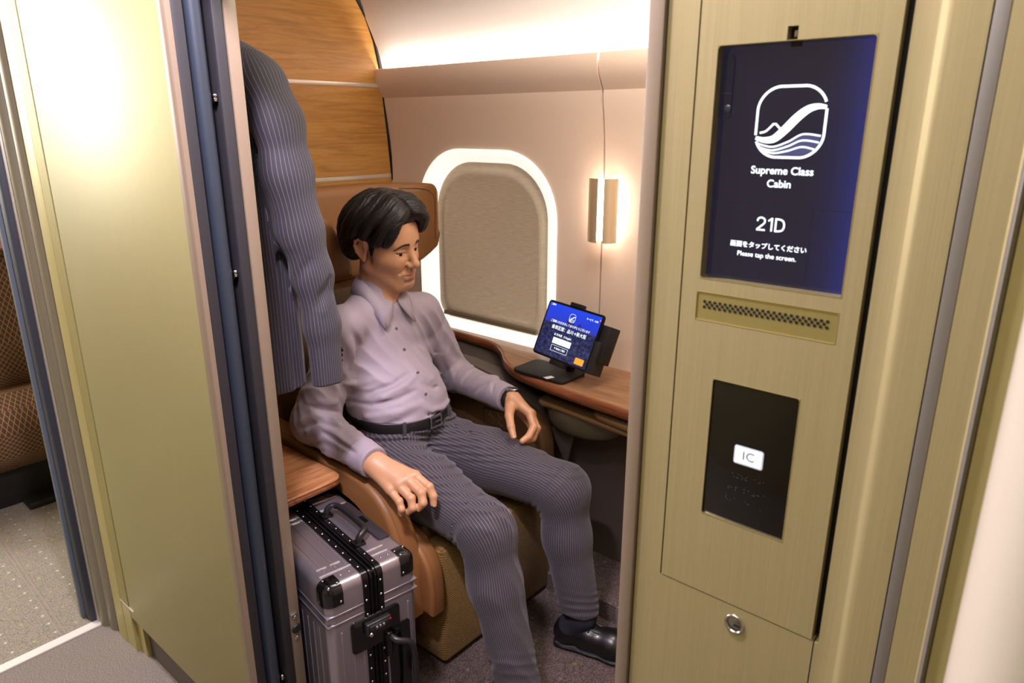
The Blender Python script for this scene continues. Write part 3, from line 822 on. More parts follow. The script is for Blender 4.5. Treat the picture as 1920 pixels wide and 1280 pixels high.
# ---- olive grey bowl-like cup holder below the table tip
cup = thing('cup_holder', 'olive-grey half-round cup holder hanging below the table tip by his left hand', 'cup holder', (1.66, 1.15, 0.53))
bm = bmesh.new()
loops = []
for z, s in ((0.598, 1.0), (0.592, 1.012), (0.575, 1.0), (0.555, 0.965), (0.538, 0.90), (0.528, 0.80), (0.524, 0.60)):
    loops.append([(1.672 + (p[0]) * s, 1.13 + (p[1]) * s, z) for p in [(0.105 * math.cos(a) * (1.0 if math.cos(a) > 0 else 0.92), 0.135 * math.sin(a)) for a in [2 * PI * k / 40 for k in range(40)]]])
V = loft(bm, loops); bm.faces.new(V[-1]); bm.faces.new(V[0][::-1])
bmesh.ops.recalc_face_normals(bm, faces=bm.faces)
mobj('cup_body', bm, OLIVEGREY, cup, auto=50)
bm = bmesh.new()
loops = [[(1.672 + p[0] * s, 1.13 + p[1] * s, z) for p in [(0.105 * math.cos(a) * (1.0 if math.cos(a) > 0 else 0.92), 0.135 * math.sin(a)) for a in [2 * PI * k / 40 for k in range(40)]]] for z, s in ((0.5965, 1.0), (0.6000, 1.004), (0.6015, 0.985), (0.6015, 0.94))]
V = loft(bm, loops); bm.faces.new(V[-1]); mobj('cup_rim', bm, mat('cup_rim', (112, 108, 92), 0.3, 0.2), cup, auto=50)
bm = bmesh.new(); prism(bm, [(1.26, 0.50), (1.20, 0.40), (1.19, 0.40), (1.165, 0.526), (1.20, 0.526)], 'x', 1.655, 1.670, bev=0.002)
mobj('support_fin', bm, TAUPE, cup, auto=40)

# ---- lower window wall lining, heater duct steps
bm = bmesh.new()
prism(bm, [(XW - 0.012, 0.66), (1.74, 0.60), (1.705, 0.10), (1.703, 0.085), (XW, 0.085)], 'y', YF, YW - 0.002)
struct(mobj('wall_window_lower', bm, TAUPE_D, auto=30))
bm = bmesh.new()
prism(bm, [(1.700, 0.0), (1.700, 0.088), (1.64, 0.070), (1.625, 0.066), (1.548, 0.064), (1.540, 0.058), (1.538, 0.0)], 'y', YF, YW - 0.002)
struct(mobj('floor', bm, CARP_C, auto=50))

# ---- seat console between the seat and the window wall
con = thing('seat_console', 'dark taupe shell between the seat and the window wall, under his left arm', 'console', (1.68, 1.50, 0.066))
bm = bmesh.new()
prism(bm, [(YW - 0.004, 0.068), (YW - 0.004, 0.655), (1.62, 0.648), (1.55, 0.642), (1.46, 0.628), (1.33, 0.582), (1.285, 0.560), (1.272, 0.52), (1.268, 0.30), (1.275, 0.068)], 'x', 1.635, 1.700, bev=0.008)
mobj('shell', bm, TAUPE, con, auto=40)
bm = bmesh.new(); box(bm, (1.6335, 1.445, 0.600), (1.636, 1.475, 0.622), 0.0006)
sw = mobj('socket', bm, mat('socket_grey', (168, 162, 156), 0.4), con, auto=40)
bm = bmesh.new(); box(bm, (1.6330, 1.452, 0.606), (1.6338, 1.457, 0.611)); box(bm, (1.6330, 1.463, 0.610), (1.6338, 1.468, 0.615)); mobj('socket_hole', bm, BLACK, sw)

# ---- the armchair
seat = thing('cabin_seat', 'wide brown leather and tan fabric cabin armchair the man is sitting in', 'seat', (1.32, 1.60, 0.0))
TWEED = mat('tweed_fabric', (118, 88, 38), 0.9, sheen=0.1); t = NT(TWEED)
v = t.obj((1, 1, 1))
sep = t.n('ShaderNodeSeparateXYZ'); t.l(v, sep.inputs[0])
hx = t.math('ADD', sep.outputs[0], sep.outputs[1])
zz = t.math('MULTIPLY', sep.outputs[2], 2 * PI / 0.0075)
chev = t.math('MULTIPLY', t.math('ABSOLUTE', t.math('SUBTRACT', t.math('FRACT', t.math('DIVIDE', hx, 0.006)), 0.5)), 9.0)
row = t.math('SINE', t.math('ADD', zz, chev)); nz = t.noise(v, 420, 3, 0.7)
mixv = t.math('MULTIPLY_ADD', row, 0.22, nz)
t.color(t.ramp(mixv, [(0.3, srgb(90, 64, 22)), (0.52, srgb(124, 92, 34)), (0.8, srgb(170, 136, 66))])); t.bump(mixv, 0.6, 0.0015)
# fabric leg rest box
bm = bmesh.new()
prism(bm, [(1.084, 1.30), (1.084, 1.178), (1.092, 1.170), (1.540, 1.170), (1.549, 1.178), (1.549, 1.30)], 'z', 0.012, 0.365, bev=0.012, seg=3)
mobj('leg_rest', bm, TWEED, seat, auto=50)
bm = bmesh.new(); box(bm, (1.07, 1.232, 0.06), (1.56, 1.75, 0.372), 0.02, 3)
mobj('seat_base', bm, LEATHER_D, seat, auto=50)
bm = bmesh.new(); box(bm, (1.086, 1.236, 0.355), (1.548, 1.70, 0.412), 0.022, 4)
mobj('seat_cushion', bm, LEATHER_D, seat, auto=60)
# leather bolster at the near front corner
bm = bmesh.new()
path = smooth_path([(1.46, 0.43), (1.34, 0.425), (1.255, 0.415), (1.20, 0.385), (1.165, 0.335), (1.155, 0.26), (1.158, 0.20)], 6)
inner = smooth_path([(1.46, 0.36), (1.36, 0.355), (1.29, 0.345), (1.25, 0.32), (1.225, 0.28), (1.215, 0.24), (1.215, 0.20)], 6)
prism(bm, path + inner[::-1], 'x', 1.030, 1.082, bev=0.010, seg=3)
b_ = mobj('side_bolster', bm, LEATHER, seat, auto=50); b_['label'] = 'lighter tan leather bolster with double stitching'
bm = bmesh.new()
for off in (0.0, 0.004):
    pth = [(1.036 + off, y, z + 0.0) for y, z in offs(path, 0.0)]
    tube(bm, [(1.0415 + off, y - 0.0004, z + 0.0004) for _, y, z in pth], 0.0006, 5)
mobj('stitching', bm, mat('stitch', (120, 78, 40), 0.7), b_)
# backrest, bucket
bm = bmesh.new()
prism(bm, [(1.70, 0.36), (1.64, 0.40), (1.675, 0.60), (1.74, 0.80), (1.79, 0.94), (1.87, 0.955), (1.93, 0.80), (1.90, 0.36)], 'x', 1.09, 1.55, bev=0.03, seg=4)
mobj('backrest', bm, LEATHER_D, seat, auto=50)
# headrest: broad cushion with forward wings
def headrest():
    bm = bmesh.new(); n = 30; rows = []
    for k in range(n + 1):
        u = -1 + 2 * k / n
        x = 1.350 + 0.300 * u * (1 - 0.10 * max(0, abs(u) - 0.8) / 0.2)
        wing = max(0.0, (abs(u) - 0.42) / 0.58)
        yf = 1.825 - 0.145 * wing ** 1.4 + (0.02 if abs(u) > 0.97 else 0)
        yb = 1.93 - 0.16 * wing ** 1.3 - (0.012 if abs(u) > 0.97 else 0)
        hz = 0.135 + 0.012 * (1 - wing)
        if abs(u) > 0.93: hz *= 1 - 0.16 * ((abs(u) - 0.93) / 0.07) ** 1.5
        cz = 1.095 + 0.012 * wing
        # rounded-rectangle section
        sec = rrect(yb - yf, 2 * hz, min(0.028, (yb - yf) / 2.05), 4)
        cyy = (yf + yb) / 2
        lift = max(0.0, (abs(u) - .62) / .38) ** 1.6 * .085
        rows.append([bm.verts.new((x, cyy + p[0], cz + (p[1] + lift * (0.5 - p[1] / (2 * hz)) if True else 0) + 0.02 * (p[0]))) for p in sec])
    m_ = len(rows[0])
    for a, b in zip(rows[:-1], rows[1:]):
        for i in range(m_): bm.faces.new([a[i], a[(i + 1) % m_], b[(i + 1) % m_], b[i]])
    bm.faces.new(rows[0]); bm.faces.new(rows[-1][::-1])
    bmesh.ops.recalc_face_normals(bm, faces=bm.faces)
    r = bmesh.ops.bevel(bm, geom=list(bm.faces[-1].edges) + list(bm.faces[-2].edges), offset=0.012, segments=3, profile=0.5, affect='EDGES')
    return bm
hr = mobj('headrest', headrest(), LEATHER, seat, smooth=True, auto=60); hr['label'] = 'tan leather winged headrest'
# seam line on the front of the window-side wing
def wing(u, zz):
    w_ = max(0.0, (abs(u) - 0.42) / 0.58); return (1.350 + 0.300 * u * (1 - 0.10 * max(0, abs(u) - 0.8) / 0.2), 1.825 - 0.145 * w_ ** 1.4 - 0.0012, zz)
bm = bmesh.new()
tube(bm, smooth_path([wing(.60, 1.228), wing(.78, 1.226), wing(.87, 1.215), wing(.905, 1.19), wing(.905, 1.12), wing(.90, 1.06)], 6), 0.0009, 5); mobj('headrest_seam', bm, mat('seam_brown', (74, 46, 24), 0.6), hr, smooth=True)
# small inner ear pad left of his head
bm = bmesh.new()
prism(bm, smooth_path([(1.135, 0.99), (1.135, 1.13), (1.155, 1.170), (1.190, 1.160), (1.215, 1.12), (1.245, 1.09), (1.26, 0.99)], 5), 'y', 1.690, 1.79, bev=0.02, seg=3)
mobj('neck_pad', bm, LEATHER, seat, auto=60)
# left-hand armrest (image left): leather rail running forward then down
bm = bmesh.new()
rail = smooth_path([(1.95, 0.590), (1.80, 0.580), (1.60, 0.568), (1.42, 0.562), (1.33, 0.548), (1.265, 0.510), (1.225, 0.450), (1.200, 0.38), (1.190, 0.30), (1.190, 0.20)], 6)
railin = smooth_path([(1.95, 0.50), (1.80, 0.495), (1.60, 0.485), (1.43, 0.475), (1.36, 0.455), (1.315, 0.42), (1.285, 0.37), (1.270, 0.30), (1.265, 0.25), (1.265, 0.20)], 6)
prism(bm, rail + railin[::-1], 'x', 0.973, 1.045, bev=0.016, seg=4)
ar = mobj('armrest', bm, LEATHER, seat, auto=50); ar['label'] = 'tan leather armrest under his right forearm'
bm = bmesh.new(); tube(bm, [(0.988, y + 0.0, z) for y, z in offs([(a, b) for a, b in rail], 0.0)], 0.0008, 5)
mobj('armrest_stitching', bm, mat('stitch2', (112, 72, 36), 0.7), ar)
boxo('armrest_panel', (0.985, 1.27, 0.05), (1.030, 1.95, 0.50), TAUPE, seat, bev=0.005)
# window side armrest with control panel
bm = bmesh.new()
prism(bm, smooth_path([(1.95, 0.60), (1.70, 0.585), (1.50, 0.578), (1.33, 0.572), (1.255, 0.545), (1.225, 0.50), (1.215, 0.40), (1.22, 0.10)], 6) + [(1.95, 0.10)], 'x', 1.566, 1.632, bev=0.014, seg=4)
ar2 = mobj('armrest', bm, LEATHER_D, seat, auto=50); ar2['label'] = 'darker leather armrest beside the window console'
bm = bmesh.new(); ring_prism(bm, rrect(0.118, 0.062, 0.008, 5, 1.407, 0.516), rrect(0.115, 0.059, 0.007, 5, 1.407, 0.516), lambda p, t_: (t_, p[0], p[1]), 1.5650, 1.5662)
cp = mobj('seat_control_panel', bm, mat('control_outline', (44, 30, 18), 0.5), ar2)
bm = bmesh.new()
mk = lambda p: (1.5645, 1.407 - p[0], 0.516 + p[1])
def ico(dx, dy, s):
    stroke2(bm, [(dx - 0.006 * s, dy + 0.011 * s), (dx - 0.004 * s, dy + 0.001 * s), (dx + 0.003 * s, dy - 0.002 * s), (dx + 0.007 * s, dy - 0.010 * s)], 0.0009, mk)
ico(-0.018, 0.004, 1.5); ico(0.012, 0.012, 0.9); ico(0.014, -0.012, 0.9)
for q in ((-0.034, 0.006), (-0.030, -0.010), (0.0, 0.0), (-0.014, -0.016), (0.022, 0.004), (0.024, -0.018)):
    stroke2(bm, [(q[0] - 0.0015, q[1] + 0.001), (q[0] + 0.0015, q[1] - 0.001)], 0.0009, mk)
mobj('control_symbols', bm, mat('symbol_white', (200, 190, 180), 0.5), cp)

# ---- side tray over the suitcase
tr = thing('side_tray', 'walnut side tray with rounded corner above the silver suitcase', 'tray', (0.82, 1.6, 0.54))
outl = [(XI, 1.386), (0.80, 1.386)] + smooth_path([(0.915, 1.386), (0.938, 1.390), (0.952, 1.404), (0.957, 1.43)], 5) + [(0.957, 2.0), (XI, 2.0)]
bm = bmesh.new(); prism(bm, outl, 'z', 0.556, 0.562, bev=0.001, seg=1); mobj('tray_top', bm, TRAYWOOD, tr, auto=30)
bm = bmesh.new()
prism(bm, [(p[0], p[1]) for p in outl], 'z', 0.540, 0.5555, bev=0.006, seg=3); mobj('tray_edge', bm, EDGEWOOD, tr, auto=50)
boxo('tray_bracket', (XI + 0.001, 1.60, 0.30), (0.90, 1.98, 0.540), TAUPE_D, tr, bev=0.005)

# ---- tablet on its holder

def frame_matrix(c, yaw, pit, rol):
    n = Vector((-math.cos(pit) * math.cos(yaw), -math.cos(pit) * math.sin(yaw), math.sin(pit)))
    r = (-n).cross(Vector((0, 0, 1))).normalized(); u = r.cross(-n)
    if u.z < 0: u = -u
    r2 = r * math.cos(rol) + u * math.sin(rol); u2 = u * math.cos(rol) - r * math.sin(rol)
    return Matrix(((r2.x, u2.x, n.x, c[0]), (r2.y, u2.y, n.y, c[1]), (r2.z, u2.z, n.z, c[2]), (0, 0, 0, 1)))
TM = frame_matrix((1.66, 1.203, 0.818), -0.181, 0.41, -0.023)
TW, TH = 0.240, 0.175
tab = thing('tablet', 'tablet showing a blue night skyline welcome screen on the walnut desk', 'tablet', (1.66, 1.203, 0.73))
def tlink(name, bm, m, parent, **kw):
    xf(bm, TM); return mobj(name, bm, m, parent, **kw)
bm = bmesh.new(); prism(bm, rrect(TW, TH, 0.010, 5), 'z', -0.008, 0.0, bev=0.0018)
tlink('tablet_body', bm, mat('tablet_case', (26, 24, 28), 0.3, 0.5), tab, auto=40)
SKY = mat('tablet_picture', (10, 10, 30), 0.1, emit=(40, 60, 200), estr=1.0); t = NT(SKY)
tc = t.n('ShaderNodeUVMap'); tc.uv_map = 'uv'; sep = t.n('ShaderNodeSeparateXYZ'); t.l(tc.outputs[0], sep.inputs[0])
nv = t.n('ShaderNodeTexNoise'); nv.inputs['Scale'].default_value = 16; nv.inputs['Detail'].default_value = 6; nv.inputs['Roughness'].default_value = 0.75; t.l(tc.outputs[0], nv.inputs['Vector'])
skyc = t.ramp(sep.outputs[1], [(0.58, srgb(58, 64, 150)), (0.75, srgb(38, 66, 214)), (1.0, srgb(30, 72, 236))])
city = t.ramp(nv.outputs['Fac'], [(0.35, srgb(16, 22, 44)), (0.5, srgb(34, 42, 78)), (0.62, srgb(70, 70, 120)), (0.75, srgb(100, 96, 150))])
skl = t.math('MULTIPLY_ADD', nv.outputs['Fac'], 0.14, 0.56)
t.l(t.mix(t.math('GREATER_THAN', sep.outputs[1], skl), city, skyc), t.b.inputs['Emission Color'])
bm = bmesh.new(); lo = [(-TW / 2 + 0.007, -TH / 2 + 0.007), (TW / 2 - 0.007, -TH / 2 + 0.007), (TW / 2 - 0.007, TH / 2 - 0.007), (-TW / 2 + 0.007, TH / 2 - 0.007)]
f = bm.faces.new([bm.verts.new((x, y, 0.0003)) for x, y in lo]); uvl = bm.loops.layers.uv.new('uv')
for l_, uv_ in zip(f.loops, ((0, 0), (1, 0), (1, 1), (0, 1))): l_[uvl].uv = uv_
tsc = tlink('tablet_screen', bm, SKY, tab); tsc['label'] = 'lit screen with city skyline picture'
TU = lambda p, z=0.0006: (p[0] * TW / 2, p[1] * TH / 2, z)
bm = bmesh.new()
for (x0, x1, y1) in ((-0.14, 0.05, 0.52), (0.05, 0.12, 0.42), (0.26, 0.36, 0.46), (0.12, 0.22, 0.30)):
    bm.faces.new([bm.verts.new(TU(p, 0.0004)) for p in ((x0, 0.08), (x1, 0.08), (x1, y1), (x0, y1))])
tlink('tower_silhouette', bm, mat('tower_blue', (20, 22, 60), 0.3, emit=(36, 38, 112), estr=1.0), tsc)
for s_, sz, x, y in (('ご乗車いただきましてありがとうございます', 0.0086, 0.0, 0.30), ('乗車区間：品川→新大阪', 0.0138, 0.02, 0.10), ('◎ 日本語   ○ English', 0.0085, -0.12, -0.13),
                     ('▼ 車内のご案内', 0.0068, -0.08, -0.60), ('ご案内', 0.007, -0.80, 0.86), ('サービス  12:00', 0.0072, 0.66, 0.72)):
    tlink('screen_lettering', text_bm(bmesh.new(), s_, sz, Matrix.Translation((x * TW / 2, y * TH / 2, 0.0007)), extrude=0.00003, weight=0.0001), WH, tsc)
bm = bmesh.new(); emblem(bm, 0, 0, 0.0130, 0, M=Matrix.Translation((0.0, 0.58 * TH / 2, 0.0007)), hatch=False); tlink('screen_emblem', bm, WH, tsc)
bm = bmesh.new()
for a, b in (((-0.40, -0.70), (0.20, -0.70)), ((0.20, -0.70), (0.20, -0.50)), ((0.20, -0.50), (-0.40, -0.50)), ((-0.40, -0.50), (-0.40, -0.70))):
    stroke2(bm, [a, b], 0.010, lambda p: TU(p, 0.0006))
tlink('button_outline', bm, WH, tsc)
bm = bmesh.new(); bm.faces.new([bm.verts.new(TU(p, 0.0006)) for p in ((-0.42, -0.44), (0.24, -0.44), (0.24, -0.23), (-0.42, -0.23))])
tlink('white_button', bm, WH, tsc)
bm = bmesh.new(); prism(bm, rrect(0.036, 0.019, 0.002, 3, 0.082, -0.065), 'z', 0.0004, 0.0006)
bt = tlink('orange_button', bm, mat('orange_lit', (240, 140, 40), 0.4, emit=(255, 146, 40), estr=1.0), tsc)
bm = bmesh.new(); bm.faces.new([bm.verts.new(p) for p in ((0.108, 0.067, 0.0006), (0.112, 0.067, 0.0006), (0.112, 0.072, 0.0006), (0.108, 0.072, 0.0006))])
tlink('status_mark', bm, mat('status_pink', (230, 90, 110), 0.4, emit=(240, 90, 120), estr=1.0), tsc)
# holder: base plate, post, clamp, card box behind
hol = thing('tablet_stand', 'black clamp stand holding the tablet on the walnut desk', 'stand', (1.67, 1.21, 0.684))
bm = bmesh.new(); prism(bm, rrect(0.13, 0.20, 0.02, 5, 1.650, 1.262), 'z', 0.6842, 0.694, bev=0.002)
mobj('base_plate', bm, BLACK, hol, auto=40)
bm = bmesh.new(); prism(bm, [(1.578, 1.215), (1.604, 1.205), (1.608, 1.222), (1.582, 1.232)], 'z', 0.6942, 0.6950); mobj('white_sticker', bm, mat('sticker', (210, 206, 200), 0.5), hol)
bm = bmesh.new(); tube(bm, [(1.69, 1.21, 0.69), (1.700, 1.21, 0.74), (1.682, 1.206, 0.80)], 0.014, 12); mobj('post', bm, BLACK, hol, smooth=True)
bm = bmesh.new(); box(bm, (-0.026, TH / 2 - 0.002, -0.016), (0.026, TH / 2 + 0.011, 0.004), 0.003); box(bm, (-0.022, -TH / 2 + 0.02, -0.018), (0.022, TH / 2 + 0.006, -0.0085), 0.002)
tlink('top_clamp', bm, BLACK, hol, auto=40)
bm = bmesh.new(); box(bm, (-0.030, -TH / 2 - 0.014, -0.016), (0.030, -TH / 2 + 0.001, 0.006), 0.003); tlink('bottom_clamp', bm, BLACK, hol, auto=40)
bm = bmesh.new(); prism(bm, [(-0.010, -0.010), (0.052, -0.010), (0.058, 0.085), (-0.004, 0.098)], 'x', TW / 2 - 0.055, TW / 2 + 0.028, bev=0.003)
bm2 = bmesh.new(); 
bm.free()
bm = bmesh.new(); box(bm, (TW / 2 - 0.03, -0.050, -0.055), (TW / 2 + 0.028, 0.062, -0.010), 0.003); tlink('card_box', bm, BLACK, hol, auto=40)
bm = bmesh.new(); box(bm, (TW / 2 - 0.01, -0.088, -0.050), (TW / 2 + 0.016, 0.010, 0.000), 0.002); tlink('card_slot', bm, mat('charcoal', (34, 32, 32), 0.5), hol, auto=40)
bm2.free()

# ---- wall lamp: half cylinder metal shade over a white tube
lamp = thing('wall_lamp', 'lit half-cylinder gold metal wall lamp on the panel seam', 'wall lamp', (XW, 1.178, 1.18))
LAMPM = mat('lamp_shade_metal', (232, 212, 178), 0.35, 0.6)
bm = bmesh.new()
R_ = 0.046; cz0, cz1 = 1.086, 1.274; cx, cy = XW - 0.030, 1.178
def shell_arc(a0, a1, R1, name):
    bm = bmesh.new(); prof_ = []
    for k in range(25):
        a = math.radians(a0 + (a1 - a0) * k / 24); prof_.append((cx + R1 * math.cos(a) * 0.85, cy + R1 * math.sin(a) * 1.05))
    for k in range(24, -1, -1):
        a = math.radians(a0 + (a1 - a0) * k / 24); prof_.append((cx + (R1 - .0014) * math.cos(a) * 0.85, cy + (R1 - .0014) * math.sin(a) * 1.05))
    prism(bm, prof_, 'z', cz0, cz1); return mobj(name, bm, LAMPM, lamp, auto=50)
shell_arc(92, 184, R_, 'lamp_shade')['label'] = 'curved gold shade half on the window side'
shell_arc(207, 268, R_ + .001, 'lamp_shade')['label'] = 'curved gold shade half on the door side'
LT = mat('lamp_tube', (255, 250, 244), 0.4, emit=(255, 240, 230), estr=9.0)
bm = bmesh.new(); lathe(bm, [(0, 1.092), (0.024, 1.092), (0.026, 1.096), (0.026, 1.264), (0.024, 1.268), (0, 1.268)], (cx - 0.004, cy, 0), 28); mobj('light_tube', bm, LT, lamp, auto=50)
bm = bmesh.new(); prism(bm, rrect(0.05, 0.15, 0.006, 4, cy, 1.18), 'x', cx + 0.02, XW + 0.002, bev=0.002); mobj('back_plate', bm, CREAM, lamp, auto=40)
bm = bmesh.new(); lathe(bm, [(0.0, 0.0), (0.012, 0.0), (0.014, 0.004), (0.010, 0.009), (0.0, 0.011)], (cx + 0.008, cy - 0.003, 1.267), 20); mobj('top_cap', bm, CREAM, lamp, smooth=True)
# ================================================================== SUITCASE
ang = math.radians(-8.69)
SM = Matrix.Translation((0.690, 1.102, 0.0)) @ Matrix.Rotation(ang, 4, 'Z')
W_, L_, ZT_, ZB_ = 0.222, 0.385, 0.500, 0.045
ALU = mat('anodised_aluminium', (158, 151, 160), 0.3, 0.8); t = NT(ALU)
f = t.noise(t.obj((30, 30, 30)), 12, 2); t.l(t.math('MULTIPLY_ADD', f, 0.10, 0.25), t.b.inputs['Roughness'])
ALU_E = mat('aluminium_ridge', (232, 228, 234), 0.25, 0.75)
FRM = mat('black_frame_profile', (18, 17, 19), 0.16, 0.4)
case = thing('suitcase', 'silver ribbed aluminium suitcase with black corners standing below the side tray', 'suitcase', (0.80, 1.29, 0.0))
def cobj(name, bm, m, parent=case, **kw):
    xf(bm, SM); return mobj(name, bm, m, parent, **kw)
RV = {}
def rivet(u, v, z, ax, parent):
    """one rivet mesh per direction, copied for every rivet"""
    if ax not in RV:
        bm = bmesh.new()
        if ax == 'z': lathe(bm, [(0.0029, 0), (0.0025, 0.0012), (0.0, 0.0017)], (0, 0, 0), 10)
        else: lathe(bm, [(0.0, -0.0017), (0.0025, -0.0012), (0.0029, 0)], (0, 0, 0), 10, 'y')
        me = bpy.data.meshes.new('rivet'); bm.to_mesh(me); bm.free(); me.materials.append(CHROME)
        me.polygons.foreach_set('use_smooth', [True] * len(me.polygons)); RV[ax] = me
    o = link(bpy.data.objects.new('rivet', RV[ax]), parent)
    o.matrix_basis = SM @ Matrix.Translation((u, v, z)); return o
for k, (u0, u1) in enumerate(((0.0, 0.0985), (0.1235, W_))):
    bm = bmesh.new(); box(bm, (u0, 0, ZB_), (u1, L_, ZT_), 0.0)
    es = []
    for e in bm.edges:
        a, b = e.verts; m_ = (a.co + b.co) / 2
        outer = abs(m_.x - (0.0 if k == 0 else W_)) < 1e-4
        alongx = abs(a.co.x - b.co.x) > 1e-3
        if outer or alongx: es.append(e)
    bmesh.ops.bevel(bm, geom=es, offset=0.020, segments=5, profile=0.5, affect='EDGES')
    s_ = cobj('shell', bm, ALU, auto=50)
    s_['label'] = ('half of the shell nearest the door post', 'half of the shell nearest the seat')[k]
    # ridges on the front, top, outer side
    bm = bmesh.new()
    us = (0.030, 0.056, 0.080) if k == 0 else (0.150, 0.172, 0.196)
    for u in us:
        box(bm, (u - 0.0022, -0.0012, ZB_ + 0.03), (u + 0.0022, 0.0008, ZT_ - 0.118 - (0.03 if (k == 0 and u > 0.05) or (k == 1 and u < 0.18) else 0)), 0.0010)
        box(bm, (u - 0.0022, 0.062, ZT_ - 0.0008), (u + 0.0022, L_ - 0.03, ZT_ + 0.0012), 0.0010) if not (k == 1 and u > 0.14) else None
    x_ = 0.0 if k == 0 else W_
    for i in range(12):
        v_ = 0.045 + i * 0.028
        box(bm, (x_ - 0.0012, v_ - 0.0022, ZB_ + 0.03), (x_ + 0.0012, v_ + 0.0022, ZT_ - 0.118), 0.0010)
    for zz_ in (ZT_ - 0.072, ZT_ - 0.094):
        box(bm, (x_ - 0.0014 if k == 0 else u0, -0.0014, zz_ - 0.0025), (u1 if k == 0 else x_ + 0.0014, L_, zz_ + 0.0025), 0.0012)
    cobj('ridge', bm, ALU, s_, auto=40)
    # bright cross ridges on the top, each a part of its own
    for v_ in ((0.050, 0.290, 0.310) if k == 0 else (0.048, 0.070, 0.300, 0.345)):
        a_, b_ = (0.012, 0.094 if v_ < .1 else 0.085) if k == 0 else (0.132, W_ - (0.044 if v_ < .1 else 0.016))
        cobj('bright_ridge', box(bmesh.new(), (a_, v_ - 0.0026, ZT_ - 0.0006), (b_, v_ + 0.0026, ZT_ + 0.0016), 0.001), ALU_E, s_, auto=40)
    if k == 0:
        for u in (0.030, 0.062): cobj('bright_ridge', box(bmesh.new(), (u - .012, 0.074, ZT_ - 0.0006), (u + .012, 0.079, ZT_ + 0.0016), 0.001), ALU_E, s_, auto=40)
    # black corner guards
    for v_ in (0.0, L_):
        bm = bmesh.new(); e_ = 0.0016
        x0, x1 = (-e_, 0.040) if k == 0 else (W_ - 0.040, W_ + e_)
        y0, y1 = (-e_, 0.040) if v_ == 0 else (L_ - 0.040, L_ + e_)
        box(bm, (x0, y0, ZT_ - 0.048), (x1, y1, ZT_ + e_), 0.0)
        cx_ = x0 if k == 0 else x1; cy_ = y0 if v_ == 0 else y1
        es = [e for e in bm.edges if sum([abs((e.verts[0].co.x + e.verts[1].co.x) / 2 - cx_) < 1e-4, abs((e.verts[0].co.y + e.verts[1].co.y) / 2 - cy_) < 1e-4, abs((e.verts[0].co.z + e.verts[1].co.z) / 2 - (ZT_ + e_)) < 1e-4]) >= 2]
        bmesh.ops.bevel(bm, geom=es, offset=0.0205, segments=5, profile=0.5, affect='EDGES')
        cg = cobj('corner_guard', bm, BLACKG, case, auto=50)
        sx = 1 if k == 0 else -1
        if v_ == 0:
            for (uu, vv, zz_, ax_) in ((x_ + sx * 0.033, 0.010, ZT_ + 0.001, 'z'), (x_ + sx * 0.012, 0.034, ZT_ + 0.001, 'z'), (x_ + sx * 0.034, -0.0014, ZT_ - 0.040, 'y')):
                rivet(uu, vv, zz_, ax_, cg)
# frame profile band round the middle
bm = bmesh.new()
box(bm, (0.0865, -0.0022, ZB_ - 0.002), (0.1000, L_ + 0.002, ZT_ + 0.0022), 0.0)
box(bm, (0.1220, -0.0022, ZB_ - 0.002), (0.1355, L_ + 0.002, ZT_ + 0.0022), 0.0)
box(bm, (0.1000, 0.003, ZB_ + 0.004), (0.1220, L_ - 0.003, ZT_ - 0.004), 0.0)
box(bm, (0.1035, -0.0030, ZB_), (0.1075, L_ + 0.002, ZT_ + 0.0030), 0.0)
box(bm, (0.1150, -0.0030, ZB_), (0.1190, L_ + 0.002, ZT_ + 0.0030), 0.0)
es = [e for e in bm.edges if abs(e.verts[0].co.x - e.verts[1].co.x) > 1e-3 and (e.verts[0].co.y < 0.05) and e.verts[0].co.z > 0.3]
bmesh.ops.bevel(bm, geom=es, offset=0.018, segments=5, profile=0.5, affect='EDGES')
fr = cobj('frame_band', bm, FRM, auto=50); fr['label'] = 'glossy black frame around the middle'
for i in range(11):
    v_ = 0.030 + i * 0.034
    rivet(0.0932, v_, ZT_ + 0.0021, 'z', fr); rivet(0.1288, v_, ZT_ + 0.0021, 'z', fr)
for i in range(12):
    z_ = ZT_ - 0.030 - i * 0.036
    rivet(0.0932, -0.0021, z_, 'y', fr); rivet(0.1288, -0.0021, z_, 'y', fr)
for u in (0.052, 0.072, 0.150, 0.168, 0.186): rivet(u, 0.030, ZT_ + 0.0005, 'z', case)
# combination lock on the front
bm = bmesh.new()
prism(bm, [(p[0], p[1]) for p in rrect(0.122, 0.082, 0.012, 5, 0.111, 0.352)], 'y', -0.0045, 0.001, bev=0.002)
lk = cobj('lock_plate', bm, BLACKG, auto=40)
bm = bmesh.new(); box(bm, (0.080, -0.020, 0.352), (0.142, -0.004, 0.384), 0.004, 3)
box(bm, (0.086, -0.024, 0.366), (0.134, -0.018, 0.380), 0.002)
lb_ = cobj('lock_body', bm, mat('lock_black', (30, 29, 31), 0.3), lk, auto=40)
bm = bmesh.new()
for i in range(3):
    lathe(bm, [(0.0, -0.0022), (0.0045, -0.0022), (0.0045, 0.0022), (0.0, 0.0022)], (0.101 + i * 0.0085, -0.0235, 0.373), 12, 'x')
cobj('number_wheel', bm, mat('wheel_grey', (96, 94, 96), 0.3, 0.5), lb_, auto=40)
bm = bmesh.new(); lathe(bm, [(0.0, -0.002), (0.0042, -0.002), (0.0052, 0)], (0.088, -0.0235, 0.360), 16, 'y'); box(bm, (0.0874, -0.0265, 0.3575), (0.0886, -0.0250, 0.3625))
cobj('key_hole', bm, CHROME, lb_, auto=40)
bm = bmesh.new(); lathe(bm, [(0.0, -0.001), (0.0022, -0.001), (0.0022, 0)], (0.1375, -0.0206, 0.377), 12, 'y'); cobj('red_mark', bm, mat('red_mark', (220, 50, 40), 0.4), lb_)
